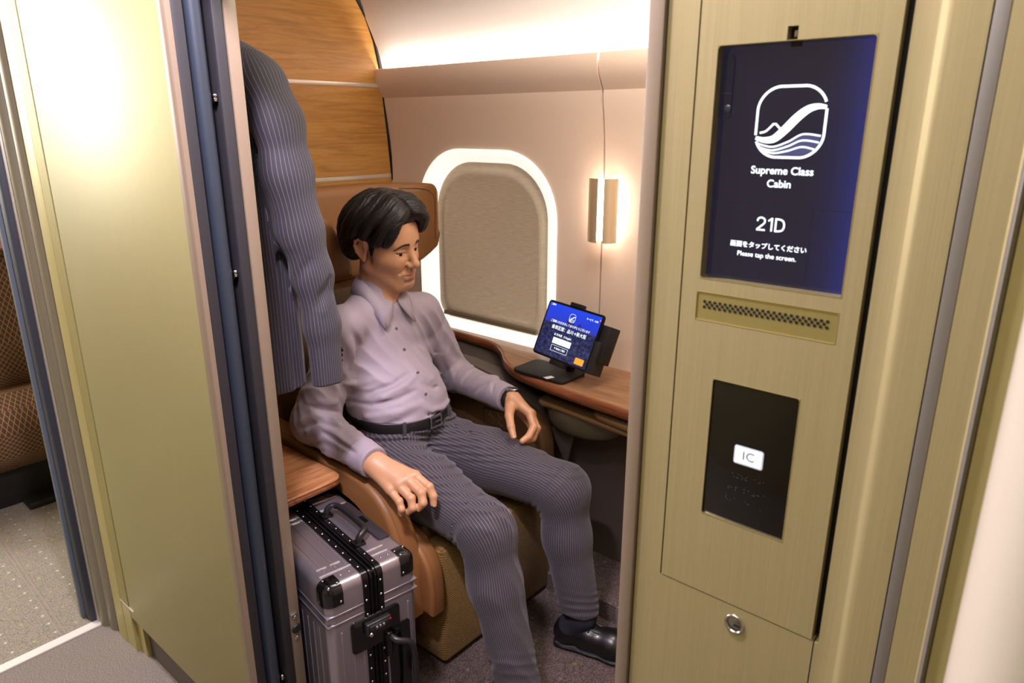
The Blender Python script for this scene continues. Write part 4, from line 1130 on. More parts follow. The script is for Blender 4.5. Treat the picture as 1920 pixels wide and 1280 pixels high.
# side grip on the front, below the lock
bm = bmesh.new(); box(bm, (0.130, -0.012, 0.268), (0.148, -0.001, 0.330), 0.004); cobj('catch', bm, BLACKG, auto=40)
bm = bmesh.new()
tube(bm, smooth_path([(0.142, -0.004, 0.318), (0.150, -0.026, 0.314), (0.176, -0.034, 0.300), (0.186, -0.036, 0.260), (0.186, -0.036, 0.150), (0.176, -0.034, 0.120), (0.150, -0.022, 0.110), (0.142, -0.004, 0.108)], 5), 0.0075, 10)
cobj('side_handle', bm, mat('handle_black', (32, 31, 33), 0.35), smooth=True)
bm = bmesh.new(); prism(bm, rrect(0.056, 0.245, 0.010, 4, 0.170, 0.215), 'y', -0.0022, 0.001, bev=0.001); cobj('handle_plate', bm, BLACKG, auto=40)
# top carry handle along the seam, right half
bm = bmesh.new()
tube(bm, smooth_path([(0.140, 0.108, ZT_), (0.140, 0.108, ZT_ + 0.014), (0.150, 0.110, ZT_ + 0.024), (0.162, 0.120, ZT_ + 0.026), (0.166, 0.150, ZT_ + 0.026), (0.166, 0.228, ZT_ + 0.026), (0.162, 0.256, ZT_ + 0.026), (0.150, 0.266, ZT_ + 0.024), (0.140, 0.268, ZT_ + 0.014), (0.140, 0.268, ZT_)], 5), 0.0078, 12)
cobj('carry_handle', bm, mat('handle_black2', (28, 27, 29), 0.35), smooth=True)
for v_ in (0.095, 0.254): cobj('handle_mount', box(bmesh.new(), (0.124, v_, ZT_ - 0.001), (0.152, v_ + 0.027, ZT_ + 0.008), 0.003), BLACKG, auto=40)
# telescopic handle cover on the seat side
bm = bmesh.new(); prism(bm, rrect(0.030, 0.200, 0.006, 4, 0.196, 0.190), 'z', ZT_ - 0.001, ZT_ + 0.0045, bev=0.0015)
pc = cobj('pull_handle', bm, mat('pull_handle_grey', (62, 58, 64), 0.35, 0.5), auto=40)
bm = bmesh.new(); prism(bm, rrect(0.014, 0.032, 0.002, 3, 0.196, 0.190), 'z', ZT_ + 0.004, ZT_ + 0.0058); cobj('release_button', bm, BLACKG, pc, auto=40)
for (u, v) in ((0.03, 0.04), (0.19, 0.04), (0.03, 0.36), (0.19, 0.36)):
    bm = bmesh.new(); lathe(bm, [(0, -0.009), (0.019, -0.009), (0.022, -0.006), (0.022, 0.006), (0.019, 0.009), (0, 0.009)], (u, v, 0.022), 20, 'x'); box(bm, (u - 0.013, v - 0.014, 0.024), (u + 0.013, v + 0.014, ZB_ + 0.004), 0.003)
    cobj('wheel', bm, BLACK, auto=40)

# ================================================================== SALOON SEAT (far left)
sseat = thing('saloon_seat', 'brown lattice-patterned train seat with pink head cover in the saloon beyond', 'seat', (0.75, 3.3, 0.0))
LAT = mat('lattice_fabric', (78, 52, 30), 0.85); t = NT(LAT)
v = t.obj((1, 1, 1)); sep = t.n('ShaderNodeSeparateXYZ'); t.l(v, sep.inputs[0])
zz = t.math('SUBTRACT', sep.outputs[2], t.math('MULTIPLY', sep.outputs[1], 0.8))
a = t.math('FRACT', t.math('DIVIDE', t.math('ADD', sep.outputs[0], zz), 0.019)); b = t.math('FRACT', t.math('DIVIDE', t.math('SUBTRACT', sep.outputs[0], zz), 0.019))
la = t.math('LESS_THAN', a, 0.14); lb2 = t.math('LESS_THAN', b, 0.14); ln = t.math('MAXIMUM', la, lb2)
gz = t.n('ShaderNodeTexNoise'); gz.inputs['Scale'].default_value = 300; t.l(v, gz.inputs['Vector'])
t.color(t.mix(ln, t.mix(gz.outputs['Fac'], srgb(64, 40, 24), srgb(98, 66, 40)), srgb(158, 126, 84)))
bm = bmesh.new()
prism(bm, [(3.02, 0.17), (2.96, 0.24), (2.955, 0.33), (3.00, 0.41), (3.10, 0.445), (3.36, 0.44), (3.50, 0.40), (3.50, 0.20), (3.30, 0.15)], 'x', 0.30, 1.0, bev=0.02, seg=3); mobj('seat_cushion', bm, LAT, sseat, auto=60)
bm = bmesh.new()
prism(bm, [(3.20, 0.40), (3.15, 0.50), (3.17, 0.62), (3.26, 0.80), (3.34, 1.0), (3.40, 1.20), (3.44, 1.50), (3.52, 1.50), (3.55, 1.2), (3.48, 0.38)], 'x', 0.30, 1.0, bev=0.03, seg=3); mobj('backrest', bm, LAT, sseat, auto=60)
bm = bmesh.new()
prism(bm, [(3.335, 0.945), (3.300, 0.965), (3.325, 1.05), (3.355, 1.20), (3.40, 1.44), (3.43, 1.535), (3.54, 1.54), (3.565, 1.40), (3.57, 1.15), (3.42, 1.0)], 'x', 0.34, 0.96, bev=0.02, seg=3)
hc = mobj('head_cover', bm, mat('pink_leather_cover', (204, 160, 158), 0.4), sseat, auto=60)
bm = bmesh.new()
stroke = smooth_path([(0.62, 1.01), (0.66, 1.045), (0.675, 1.02), (0.655, 1.005), (0.70, 1.02), (0.735, 1.055), (0.765, 1.085), (0.775, 1.07), (0.745, 1.03), (0.715, 0.985), (0.70, 0.975), (0.72, 1.0), (0.76, 1.02), (0.80, 1.022)], 5)
tube(bm, [(.80 + (x - .80) * .7, 3.2995 + (.98 + (z - 1.0) * .6 - 0.965) * 0.285, .98 + (z - 1.0) * .6) for x, z in stroke], 0.0022, 5)
mobj('embroidered_script', bm, mat('gold_thread', (232, 196, 74), 0.5), hc, smooth=True)
bm = bmesh.new(); prism(bm, [(3.06, 0.16), (3.08, 0.0), (3.42, 0.0), (3.42, 0.16)], 'x', 0.36, 0.94, bev=0.01); box(bm, (0.62, 2.98, 0.0), (0.80, 3.10, 0.028), 0.006)
mobj('seat_base', bm, mat('seat_base_black', (26, 23, 22), 0.6), sseat, auto=40)
# ================================================================== SCULPTING TOOL (distance fields -> mesh)
f32 = np.float32
def A3(p): return np.array(p, dtype=f32)
class Prim:
    def __init__(s, fn, c, r, k=0.01, op='u', kb=None): s.fn = fn; s.c = A3(c); s.r = r; s.k = k; s.op = op
def cone(a, b, ra, rb, k=0.01, op='u'):
    """tapered capsule"""
    a = A3(a); b = A3(b); ab = b - a; L2 = float(ab @ ab) + 1e-12
    def fn(P):
        t_ = np.clip(((P - a) @ ab) / L2, 0, 1)
        d = P - (a + t_[:, None] * ab)
        return np.sqrt((d * d).sum(1)) - (ra + (rb - ra) * t_)
    return Prim(fn, (a + b) / 2, float(np.linalg.norm(ab)) / 2 + max(ra, rb), k, op)
def ell(c, r, R=None, k=0.01, op='u'):
    """ellipsoid, R = 3x3 matrix whose columns are its axes"""
    c = A3(c); r = A3(r); Rm = np.eye(3, dtype=f32) if R is None else np.array(R, dtype=f32)
    def fn(P):
        q = (P - c) @ Rm
        k0 = np.sqrt(((q / r) ** 2).sum(1)) + 1e-9; k1 = np.sqrt(((q / (r * r)) ** 2).sum(1)) + 1e-9
        return k0 * (k0 - 1) / k1
    return Prim(fn, c, float(max(r)), k, op)
def rbox(c, h, rad, R=None, k=0.01, op='u'):
    c = A3(c); h = A3(h); Rm = np.eye(3, dtype=f32) if R is None else np.array(R, dtype=f32)
    def fn(P):
        q = np.abs((P - c) @ Rm) - (h - rad)
        return np.sqrt((np.maximum(q, 0) ** 2).sum(1)) + np.minimum(q.max(1), 0) - rad
    return Prim(fn, c, float(np.linalg.norm(h)), k, op)
def flatcone(a, b, ra, rb, up, fl, k=0.01, op='u'):
    """tapered capsule squeezed by factor fl along 'up'"""
    a = A3(a); b = A3(b); up = A3(up); ab = b - a; t = ab / (np.linalg.norm(ab) + 1e-9)
    up = up - t * (up @ t); up /= np.linalg.norm(up); L2 = float(ab @ ab) + 1e-12
    def fn(P):
        t_ = np.clip(((P - a) @ ab) / L2, 0, 1)
        d = P - (a + t_[:, None] * ab)
        u = d @ up; d = d + up * (u * (1 / fl - 1))[:, None]
        return (np.sqrt((d * d).sum(1)) - (ra + (rb - ra) * t_)) * fl ** 0.5
    return Prim(fn, (a + b) / 2, float(np.linalg.norm(ab)) / 2 + max(ra, rb), k, op)
def evalf(prims, P):
    d = np.full(len(P), 0.5, f32)
    for p in prims:
        q = p.fn(P).astype(f32); k = p.k
        if p.op == 'u':
            h = np.maximum(k - np.abs(d - q), 0) / k
            d = np.minimum(d, q) - h * h * k * 0.25
        elif p.op == 's':
            q = -q; h = np.maximum(k - np.abs(d - q), 0) / k
            d = np.maximum(d, q) + h * h * k * 0.25
        else:   # intersection
            h = np.maximum(k - np.abs(d - q), 0) / k
            d = np.maximum(d, q) + h * h * k * 0.25
    return d
def surf(prims, h, lo=None, hi=None, B=12, disp=None):
    """blockwise surface nets; returns verts, quads"""
    us = [p for p in prims if p.op == 'u']
    if lo is None:
        lo = np.min([p.c - p.r for p in us], axis=0) - 4 * h; hi = np.max([p.c + p.r for p in us], axis=0) + 4 * h
    lo = A3(lo); hi = A3(hi)
    nb = np.maximum(np.ceil((hi - lo) / (h * B)).astype(int), 1); N = nb * B + 1
    G = np.full(tuple(N), 1.0, f32)
    bc = np.stack(np.meshgrid(*[np.arange(n) for n in nb], indexing='ij'), -1).reshape(-1, 3)
    C = (lo + (bc * B + B / 2) * h).astype(f32); rad = h * B * 0.5 * math.sqrt(3) * 1.05
    dist = np.stack([np.linalg.norm(C - p.c, axis=1) - p.r for p in prims], 1)
    near = dist < (rad + 0.03)
    act = near[:, [i for i, p in enumerate(prims) if p.op == 'u']].any(1)
    ai = np.arange(B + 1); loc = np.stack(np.meshgrid(ai, ai, ai, indexing='ij'), -1).reshape(-1, 3)
    for bi in np.nonzero(act)[0]:
        ps = [p for p, nr in zip(prims, near[bi]) if nr]
        dc = evalf(ps, C[bi:bi + 1])[0]
        o = bc[bi] * B
        if abs(dc) > rad * 1.5 + 0.01:
            if dc < 0: G[o[0]:o[0] + B + 1, o[1]:o[1] + B + 1, o[2]:o[2] + B + 1] = -1.0
            continue
        P = (lo + (o + loc) * h).astype(f32)
        d = evalf(ps, P)
        if disp is not None: d = d + disp(P)
        G[o[0]:o[0] + B + 1, o[1]:o[1] + B + 1, o[2]:o[2] + B + 1] = d.reshape(B + 1, B + 1, B + 1)
    S = G < 0
    cs = S[:-1, :-1, :-1].astype(np.int8)
    tot = np.zeros_like(cs)
    offs_ = [(i, j, k) for i in (0, 1) for j in (0, 1) for k in (0, 1)]
    n0, n1, n2 = S.shape
    for (i, j, k) in offs_: tot += S[i:n0 - 1 + i, j:n1 - 1 + j, k:n2 - 1 + k]
    cells = np.argwhere((tot > 0) & (tot < 8))
    idx = np.full(tot.shape, -1, np.int32); idx[cells[:, 0], cells[:, 1], cells[:, 2]] = np.arange(len(cells))
    acc = np.zeros((len(cells), 3), np.float64); cnt = np.zeros(len(cells))
    cv = {o: G[cells[:, 0] + o[0], cells[:, 1] + o[1], cells[:, 2] + o[2]] for o in offs_}
    for a in offs_:
        for ax in range(3):
            if a[ax] == 0:
                b = list(a); b[ax] = 1; b = tuple(b)
                va, vb = cv[a], cv[b]; m_ = (va < 0) != (vb < 0)
                t_ = np.where(m_, va / np.where(m_, va - vb, 1), 0)
                p = np.array(a, float)[None, :].repeat(len(cells), 0); p[:, ax] += t_
                acc[m_] += p[m_]; cnt[m_] += 1
    V = lo + (cells + acc / cnt[:, None]) * h
    quads = []
    for ax in range(3):
        b1, b2 = (ax + 1) % 3, (ax + 2) % 3
        sl0 = [slice(None)] * 3; sl1 = [slice(None)] * 3
        sl0[ax] = slice(0, -1); sl1[ax] = slice(1, None)
        e = S[tuple(sl0)] != S[tuple(sl1)]
        ij = np.argwhere(e)
        ij = ij[(ij[:, b1] > 0) & (ij[:, b2] > 0) & (ij[:, b1] < N[b1] - 1) & (ij[:, b2] < N[b2] - 1)]
        def at(d1, d2):
            q = ij.copy(); q[:, b1] += d1; q[:, b2] += d2
            return idx[q[:, 0], q[:, 1], q[:, 2]]
        Q = np.stack([at(-1, -1), at(0, -1), at(0, 0), at(-1, 0)], 1)
        fl = ~S[ij[:, 0], ij[:, 1], ij[:, 2]]
        Q[fl] = Q[fl][:, ::-1]
        quads.append(Q[(Q >= 0).all(1)])
    return V.astype(np.float64), np.concatenate(quads)
def relax(V, Q, n=1, lam=0.5):
    if n == 0: return V
    E = np.concatenate([Q[:, [0, 1]], Q[:, [1, 2]], Q[:, [2, 3]], Q[:, [3, 0]]])
    for it in range(n):
        S_ = np.zeros_like(V); c_ = np.zeros(len(V))
        for a, b in ((0, 1), (1, 0)):
            for ax in range(3): S_[:, ax] += np.bincount(E[:, a], V[E[:, b], ax], len(V))
            c_ += np.bincount(E[:, a], minlength=len(V))
        V = V * (1 - lam) + lam * S_ / np.maximum(c_, 1)[:, None]
    return V
def npmesh(name, V, Q, m, parent=None, cols=None, vecs=None):
    me = bpy.data.meshes.new(name)
    me.vertices.add(len(V)); me.vertices.foreach_set('co', V.astype(f32).ravel())
    me.loops.add(Q.size); me.loops.foreach_set('vertex_index', Q.astype(np.int32).ravel())
    me.polygons.add(len(Q)); me.polygons.foreach_set('loop_start', np.arange(0, Q.size, 4, dtype=np.int32)); me.polygons.foreach_set('loop_total', np.full(len(Q), 4, np.int32))
    me.update(calc_edges=True); me.validate()
    me.polygons.foreach_set('use_smooth', [True] * len(me.polygons))
    if cols is not None:
        a = me.attributes.new('tint', 'FLOAT_COLOR', 'POINT'); a.data.foreach_set('color', cols.astype(f32).ravel())
    for nm, arr in (vecs or {}).items():
        a = me.attributes.new(nm, 'FLOAT_VECTOR', 'POINT'); a.data.foreach_set('vector', arr.astype(f32).ravel())
    for q in (m if isinstance(m, (list, tuple)) else [m]): me.materials.append(q)
    return link(bpy.data.objects.new(name, me), parent)
def vnorm(V, Q):
    a = V[Q[:, 2]] - V[Q[:, 0]]; b = V[Q[:, 3]] - V[Q[:, 1]]; n = np.cross(a, b); o = np.zeros_like(V)
    for k in range(4):
        for ax in range(3): o[:, ax] += np.bincount(Q[:, k], n[:, ax], len(V))
    return o / (np.linalg.norm(o, axis=1)[:, None] + 1e-12)
class Spine:
    """smooth centre line with a carried frame, to lay stripes along a limb"""
    def __init__(s, pts, n=10, ref=(0, 0, 1)):
        P = np.array(smooth_path([tuple(p) for p in pts], n)); s.P = P
        T = np.gradient(P, axis=0); T /= np.linalg.norm(T, axis=1)[:, None]; s.T = T
        u = np.array(ref, float); U = []
        for t_ in T:
            u = u - t_ * (u @ t_); u /= np.linalg.norm(u); U.append(u.copy())
        s.U = np.array(U); s.S = np.concatenate([[0], np.cumsum(np.linalg.norm(np.diff(P, axis=0), axis=1))])
    def coords(s, V):
        best = np.full(len(V), 1e9); out = np.zeros((len(V), 3))
        a = s.P[:-1]; b = s.P[1:]
        for i in range(len(a)):
            ab = b[i] - a[i]; L2 = ab @ ab
            t0 = ((V - a[i]) @ ab) / L2
            lo_ = -1e9 if i == 0 else 0; hi_ = 1e9 if i == len(a) - 1 else 1
            t_ = np.clip(t0, lo_, hi_); d = V - (a[i] + t_[:, None] * ab); r = (d * d).sum(1)
            m_ = r < best
            tt = np.clip(t_, 0, 1)[:, None]
            U = s.U[i] * (1 - tt) + s.U[i + 1] * tt; T = s.T[i] * (1 - tt) + s.T[i + 1] * tt
            W_3 = np.cross(T, U)
            x = (d * U).sum(1); y = (d * W_3).sum(1)
            out[m_] = np.stack([x, y, s.S[i] + t_ * (s.S[i + 1] - s.S[i])], 1)[m_]; best[m_] = r[m_]
        return out, np.sqrt(best)
def stripes(m, base, line, count, width=0.12, attr='limb', per=1.0):
    """pinstripes: angle round the limb from the stored limb coordinates"""
    t = NT(m)
    a = t.n('ShaderNodeAttribute'); a.attribute_name = attr
    sep = t.n('ShaderNodeSeparateXYZ'); t.l(a.outputs['Vector'], sep.inputs[0])
    ang_ = t.math('ARCTAN2', sep.outputs[1], sep.outputs[0])
    fr_ = t.math('FRACT', t.math('MULTIPLY_ADD', ang_, count / (2 * PI), 0.25))
    d = t.math('ABSOLUTE', t.math('SUBTRACT', fr_, 0.5))
    ln = t.math('LESS_THAN', d, width / 2)
    dash = t.math('GREATER_THAN', t.math('SINE', t.math('MULTIPLY', sep.outputs[2], 2 * PI / 0.0022)), -0.55)
    ln = t.math('MULTIPLY', ln, t.math('MULTIPLY_ADD', dash, 0.5, 0.4))
    n = t.noise(t.obj(), 900, 3, 0.7)
    c = t.mix(t.math('MULTIPLY', n, 0.5), srgb(*base), srgb(*[max(0, q - 22) for q in base]))
    t.color(t.mix(ln, c, srgb(*line))); t.bump(n, 0.35, 0.0008)
# ================================================================== THE MAN
_rs = np.random.RandomState(3); _LT = _rs.rand(64, 64, 64).astype(f32)
def vnoise(P):
    i = np.floor(P).astype(int); fr_ = (P - i).astype(f32); u = fr_ * fr_ * (3 - 2 * fr_)
    o = 0
    for a in (0, 1):
        for b in (0, 1):
            for c in (0, 1):
                w_ = (u[:, 0] if a else 1 - u[:, 0]) * (u[:, 1] if b else 1 - u[:, 1]) * (u[:, 2] if c else 1 - u[:, 2])
                o = o + w_ * _LT[(i[:, 0] + a) & 63, (i[:, 1] + b) & 63, (i[:, 2] + c) & 63]
    return o
def sstep(a, b, x): t_ = np.clip((x - a) / (b - a), 0, 1); return t_ * t_ * (3 - 2 * t_)
# joints
J = dict(Rsh=(1.085, 1.540, .900), Lsh=(1.412, 1.565, .880), Rel=(1.008, 1.585, .638), Rwr=(.998, 1.312, .606), Lel=(1.52, 1.545, .645), Lwr=(1.462, 1.255, .652),
         Rhip=(1.165, 1.50, .505), Lhip=(1.335, 1.50, .505), Rkn=(1.13, 1.05, .455), Lkn=(1.41, 1.02, .465), Ran=(1.10, .915, .095), Lan=(1.40, .940, .10), neck=(1.252, 1.572, .925))
J = {k: A3(v) for k, v in J.items()}
HT = A3((1.262, 1.555, 1.107)); HS = 1.049
def head_R(y, p, r):
    base = np.array([[1, 0, 0], [0, -1, 0], [0, 0, 1.]])
    cy, sy, cp_, sp, cr, sr = math.cos(y), math.sin(y), math.cos(p), math.sin(p), math.cos(r), math.sin(r)
    return np.array([[cy, -sy, 0], [sy, cy, 0], [0, 0, 1]]) @ base @ np.array([[1, 0, 0], [0, cp_, -sp], [0, sp, cp_]]) @ np.array([[cr, 0, sr], [0, 1, 0], [-sr, 0, cr]])
HR = head_R(0.169, -0.148, -0.094).astype(f32)
def h2w(p): return HR @ (A3(p) * HS) + HT
def w2h(P): return ((P - HT) @ HR) / HS
def hl(p):
    """wrap a head-local primitive"""
    fn = p.fn
    q = Prim(lambda P: fn(w2h(P).astype(f32)) * HS, h2w(p.c), p.r * HS, p.k, p.op)
    return q
def sym(f, *a, **k): return [f(-1, *a, **k), f(1, *a, **k)]
hp = [ell((0, -.012, .036), (.0765, .098, .084), k=.02), ell((0, .030, .020), (.066, .062, .078), k=.03),
      ell((0, .030, -.045), (.057, .056, .060), k=.03), cone((0, .062, -.098), (0, .066, -.096), .021, .021, k=.03)]
for s in (-1, 1):
    hp += [cone((s * .058, .000, -.050), (s * .022, .066, -.098), .018, .016, k=.025),   # jaw
           cone((s * .052, .040, -.020), (s * .030, .062, -.030), .021, .021, k=.025),   # cheek
           cone((s * .012, .083, .0195), (s * .040, .070, .021), .0095, .0080, k=.014)]  # brow
for s in (-1, 1):
    hp += [ell((s * .0292, .1000, .000), (.0175, .018, .0115), k=.014, op='s')]
hp += [cone((0, .084, .010), (0, .1075, -.030), .0075, .0105, k=.012), ell((0, .106, -.034), (.0115, .0115, .0095), k=.008)]
for s in (-1, 1):
    hp += [ell((s * .0125, .097, -.037), (.0075, .0095, .0075), k=.006), ell((s * .0065, .1045, -.0445), (.0032, .0045, .0026), k=.003, op='s'),
           ell((s * .0292, .0715, .000), (.0160, .0155, .0135), k=.005),            # lids over the eyeball
           cone((s * .0160, .0890, -.0030), (s * .0415, .0795, -.0015), .0034, .0034, k=.0012, op='s'),   # slit
           cone((s * .0180, .0875, .0022), (s * .0445, .0770, .0030), .0019, .0016, k=.002),   # fold of the upper lid
           cone((s * .0200, .0845, -.0085), (s * .0420, .0765, -.0070), .0020, .0018, k=.003)]
hp += [ell((0, .073, -.066), (.030, .019, .022), k=.020)]
hp += [cone((-.012, .0900, -.0610), (.012, .0900, -.0610), .0058, .0058, k=.006), cone((-.021, .0848, -.0632), (.021, .0848, -.0632), .0042, .0042, k=.008),
       cone((-.012, .0880, -.0745), (.012, .0880, -.0745), .0060, .0060, k=.007)]
hp += [cone((-.0245, .0895, -.0652), (0, .0985, -.0680), .0010, .0016, k=.0026, op='s'), cone((0, .0985, -.0680), (.0245, .0895, -.0652), .0016, .0010, k=.0026, op='s'),
       ell((0, .0900, -.0855), (.014, .006, .003), k=.010, op='s'), ell((0, .0945, -.053), (.0028, .004, .0060), k=.004, op='s')]
for s in (-1, 1):
    hp += [cone((s * .0155, .0930, -.040), (s * .0300, .0805, -.058), .0010, .0006, k=.009, op='s')]
# ears
def earp(s):
    e = []
    R = np.array([[1, 0, 0], [0, 1, 0], [0, 0, 1.]])
    pts = [(s * .0760, .010, .012), (s * .0830, .004, .024), (s * .0880, -.008, .028), (s * .0900, -.018, .022), (s * .0885, -.022, .008), (s * .0850, -.019, -.008), (s * .0800, -.010, -.021)]
    for a, b in zip(pts[:-1], pts[1:]): e.append(cone(a, b, .0036, .0036, k=.004))
    e.append(ell((s * .0775, -.002, -.024), (.0055, .0085, .0110), k=.006))
    e.append(ell((s * .0785, -.006, .002), (.0060, .017, .026), k=.006)); e.append(ell((s * .0800, .000, .016), (.0060, .013, .013), k=.006))
    e.append(ell((s * .0865, -.003, .001), (.0065, .0085, .0125), k=.004, op='s'))
    return e
hp += earp(-1) + earp(1)
skin = [hl(p) for p in hp]
# neck and inner trunk
skin += [cone(h2w((0, -.018, -.055)), (1.253, 1.590, .935), .052, .055, k=.03), cone(h2w((0, -.010, -.080)), (1.250, 1.560, .935), .040, .046, k=.03),
         cone((1.253, 1.59, .90), (1.25, 1.60, .78), .05, .075, k=.05), cone((1.25, 1.60, .78), (1.25, 1.53, .52), .075, .085, k=.05),
         cone(J['Rsh'] + A3((.01, .01, -.01)), (1.25, 1.59, .86), .034, .04, k=.03), cone(J['Lsh'] + A3((-.01, .01, -.01)), (1.25, 1.59, .86), .034, .04, k=.03)]
for s in 'RL':
    skin += [cone(J[s + 'sh'], J[s + 'el'], .042, .034, k=.02), cone(J[s + 'el'], J[s + 'wr'], .036, .0255, k=.02),
             cone((1.25, 1.50, .52), J[s + 'hip'], .08, .07, k=.04), cone(J[s + 'hip'], J[s + 'kn'], .070, .048, k=.03), cone(J[s + 'kn'], J[s + 'an'], .046, .032, k=.02)]
FT = {'R': (A3((1.092, .955, .045)), A3((1.062, .735, .030))), 'L': (A3((1.385, .972, .045)), A3((1.452, .755, .030)))}
for s in 'RL': skin += [cone(J[s + 'an'], FT[s][0], .028, .026, k=.02), cone(FT[s][0], FT[s][0] * .45 + FT[s][1] * .55 - A3((0, 0, .006)), .024, .018, k=.01)]
# hands
def hand(wr, mcps, fingers, thumb, up):
    pr = []
    wr = A3(wr)
    # wrist and palm: four metacarpals flattened and welded
    for i, m_ in enumerate(mcps):
        off = (A3(mcps[i]) - (A3(mcps[0]) + A3(mcps[3])) / 2) * 0.42
        pr.append(cone(wr + off, m_, .0150, .0128 if i < 3 else .0118, k=.020))
    pr.append(cone(wr, (A3(mcps[1]) + A3(mcps[2])) / 2, .019, .013, k=.012))
    palm = list(pr)
    for i, fg in enumerate(fingers):
        r0 = (.0110, .0113, .0108, .0095)[i]
        pts = [mcps[i]] + list(fg)
        rr_ = (r0 * 1.10, r0 * 1.0, r0 * .93, r0 * .78)
        # knuckle
        pr.append(ell(A3(mcps[i]) + A3(up) * .0035, (.0092, .0092, .0080), k=.010))
        for k in range(3): pr.append(cone(pts[k], pts[k + 1], rr_[k], rr_[k + 1], k=.0035 if k else .005))
        pr.append(ell(A3(pts[1]) + A3(up) * .001, (r0 * 1.02,) * 3, k=.003))
    for k in range(len(thumb) - 1):
        pr.append(cone(thumb[k], thumb[k + 1], (.0165, .0125, .0112)[k], (.0125, .0110, .0088)[k], k=.010 if k == 0 else .004))
    return pr
RH = dict(m=[(1.041, 1.210, .589), (1.0205, 1.217, .584), (1.0005, 1.227, .574), (.9835, 1.239, .562)],
          f=[[(1.046, 1.166, .571), (1.046, 1.151, .551), (1.042, 1.147, .533)], [(1.022, 1.168, .564), (1.016, 1.156, .544), (1.009, 1.164, .530)],
             [(1.001, 1.182, .552), (.996, 1.172, .533), (.992, 1.182, .521)], [(.981, 1.203, .545), (.978, 1.192, .530), (.978, 1.196, .517)]],
          t=[(1.020, 1.288, .590), (1.048, 1.254, .572), (1.062, 1.222, .556), (1.066, 1.197, .540)])
LH = dict(m=[(1.466, 1.190, .626), (1.484, 1.200, .616), (1.494, 1.212, .602), (1.497, 1.225, .588)],
          f=[[(1.448, 1.160, .597), (1.419, 1.154, .580), (1.396, 1.158, .573)], [(1.474, 1.168, .582), (1.450, 1.164, .560), (1.428, 1.172, .556)],
             [(1.490, 1.185, .570), (1.470, 1.182, .548), (1.450, 1.190, .545)], [(1.495, 1.204, .562), (1.480, 1.200, .543), (1.464, 1.206, .540)]],
          t=[(1.436, 1.238, .640), (1.404, 1.214, .632), (1.384, 1.190, .612), (1.374, 1.172, .590)])
hR = hand(J['Rwr'], RH['m'], RH['f'], RH['t'], (-.2, -.35, .9)); hL = hand(J['Lwr'], LH['m'], LH['f'], LH['t'], (.5, -.5, .6))
skin += hR + hL
# veins / tendons on the near hand
for i, m_ in enumerate(RH['m']):
    a = A3(J['Rwr']) * .45 + A3(m_) * .55 + A3((-.001, -.003, .0150)); b = A3(m_) + A3((0, 0, .0115))
    skin.append(cone(a, b, .0022, .0024, k=.004))
V, Q = surf(skin, 0.002, lo=(0.92, .69, .0), hi=(1.60, 1.76, 1.27))
V = relax(V, Q, 1, 0.35)
# colour regions
L_ = w2h(V)
def spot(c, r, soft=0.4):
    d = np.linalg.norm((L_ - np.array(c)) / np.array(r), axis=1); return 1 - sstep(1 - soft, 1.0, d)
base = np.array([0.52, 0.27, 0.145]); C_ = np.tile(base, (len(V), 1))
def tintc(mask, col, amt=1.0):
    global C_
    m_ = (mask * amt)[:, None]; C_ = C_ * (1 - m_) + np.array(col) * m_
fr_ = sstep(.03, .06, L_[:, 1])
tintc(spot((0, .070, -.082), (.052, .045, .034)) * fr_, (.36, .205, .125), .55)      # stubble
tintc(spot((0, .092, -.0545), (.022, .020, .0055)), (.22, .14, .095), .55)           # moustache
tintc(spot((0, .085, -.092), (.014, .03, .012)), (.30, .18, .12), .3)
tintc(np.maximum(spot((0, .088, -.0615), (.0235, .020, .0055)), spot((0, .088, -.0745), (.0215, .020, .0075))), (.42, .155, .105), .8)
tintc(spot((0, .0985, -.0676), (.0235, .016, .0014), .7), (.16, .06, .045), .8)
for s in (-1, 1):
    tintc(spot((s * .040, .062, -.032), (.022, .03, .018), .8), (.56, .24, .13), .4)
    tintc(spot((s * .0715, .022, -.022), (.012, .011, .022), .8), (.05, .035, .03), .75)
    tintc(spot((s * .082, -.004, .0), (.014, .022, .034), .6), (.55, .235, .13), .5)
    tintc(spot((s * .0292, .085, .0006), (.0150, .012, .0018), .5), (.05, .03, .025), .85)
    tintc(spot((s * .0292, .085, .0075), (.015, .012, .005), .8), (.36, .18, .10), .4)
tintc(spot((0, .108, -.036), (.014, .014, .010), .8), (.56, .25, .14), .4)
for hnd in (RH, LH):
    for k, fg in enumerate(hnd['f']):
        d = np.linalg.norm(V - np.array(fg[0]), axis=1); tintc(1 - sstep(.004, .013, d), (.50, .215, .125), .5)
    for i, m_ in enumerate(hnd['m']):
        d = np.linalg.norm(V - np.array(m_), axis=1); tintc(1 - sstep(.005, .015, d), (.52, .23, .13), .4)
SKIN = mat('skin', (220, 170, 130), 0.42, spec=0.45); t = NT(SKIN)
a = t.n('ShaderNodeAttribute'); a.attribute_name = 'tint'
n = t.noise(t.obj(), 90, 4, 0.65); n2 = t.noise(t.obj(), 700, 2, 0.6)
t.color(t.mix(t.math('MULTIPLY', n, 0.22), a.outputs['Color'], (0.36, 0.15, 0.085, 1)))
t.bump(t.math('MULTIPLY_ADD', n, 0.5, n2), 0.16, 0.0009)
t.b.inputs['Subsurface Weight'].default_value = 0.12; t.b.inputs['Subsurface Radius'].default_value = (0.012, 0.005, 0.003); t.b.inputs['Subsurface Scale'].default_value = 0.6
man = npmesh('person', V, Q, SKIN, None, np.hstack([C_, np.ones((len(V), 1))]))
tag(man, 'dark-haired man in lilac-grey shirt and pinstriped trousers sitting in the brown cabin seat, looking down', 'person')
BASE['person'] = Vector((0, 0, 0))
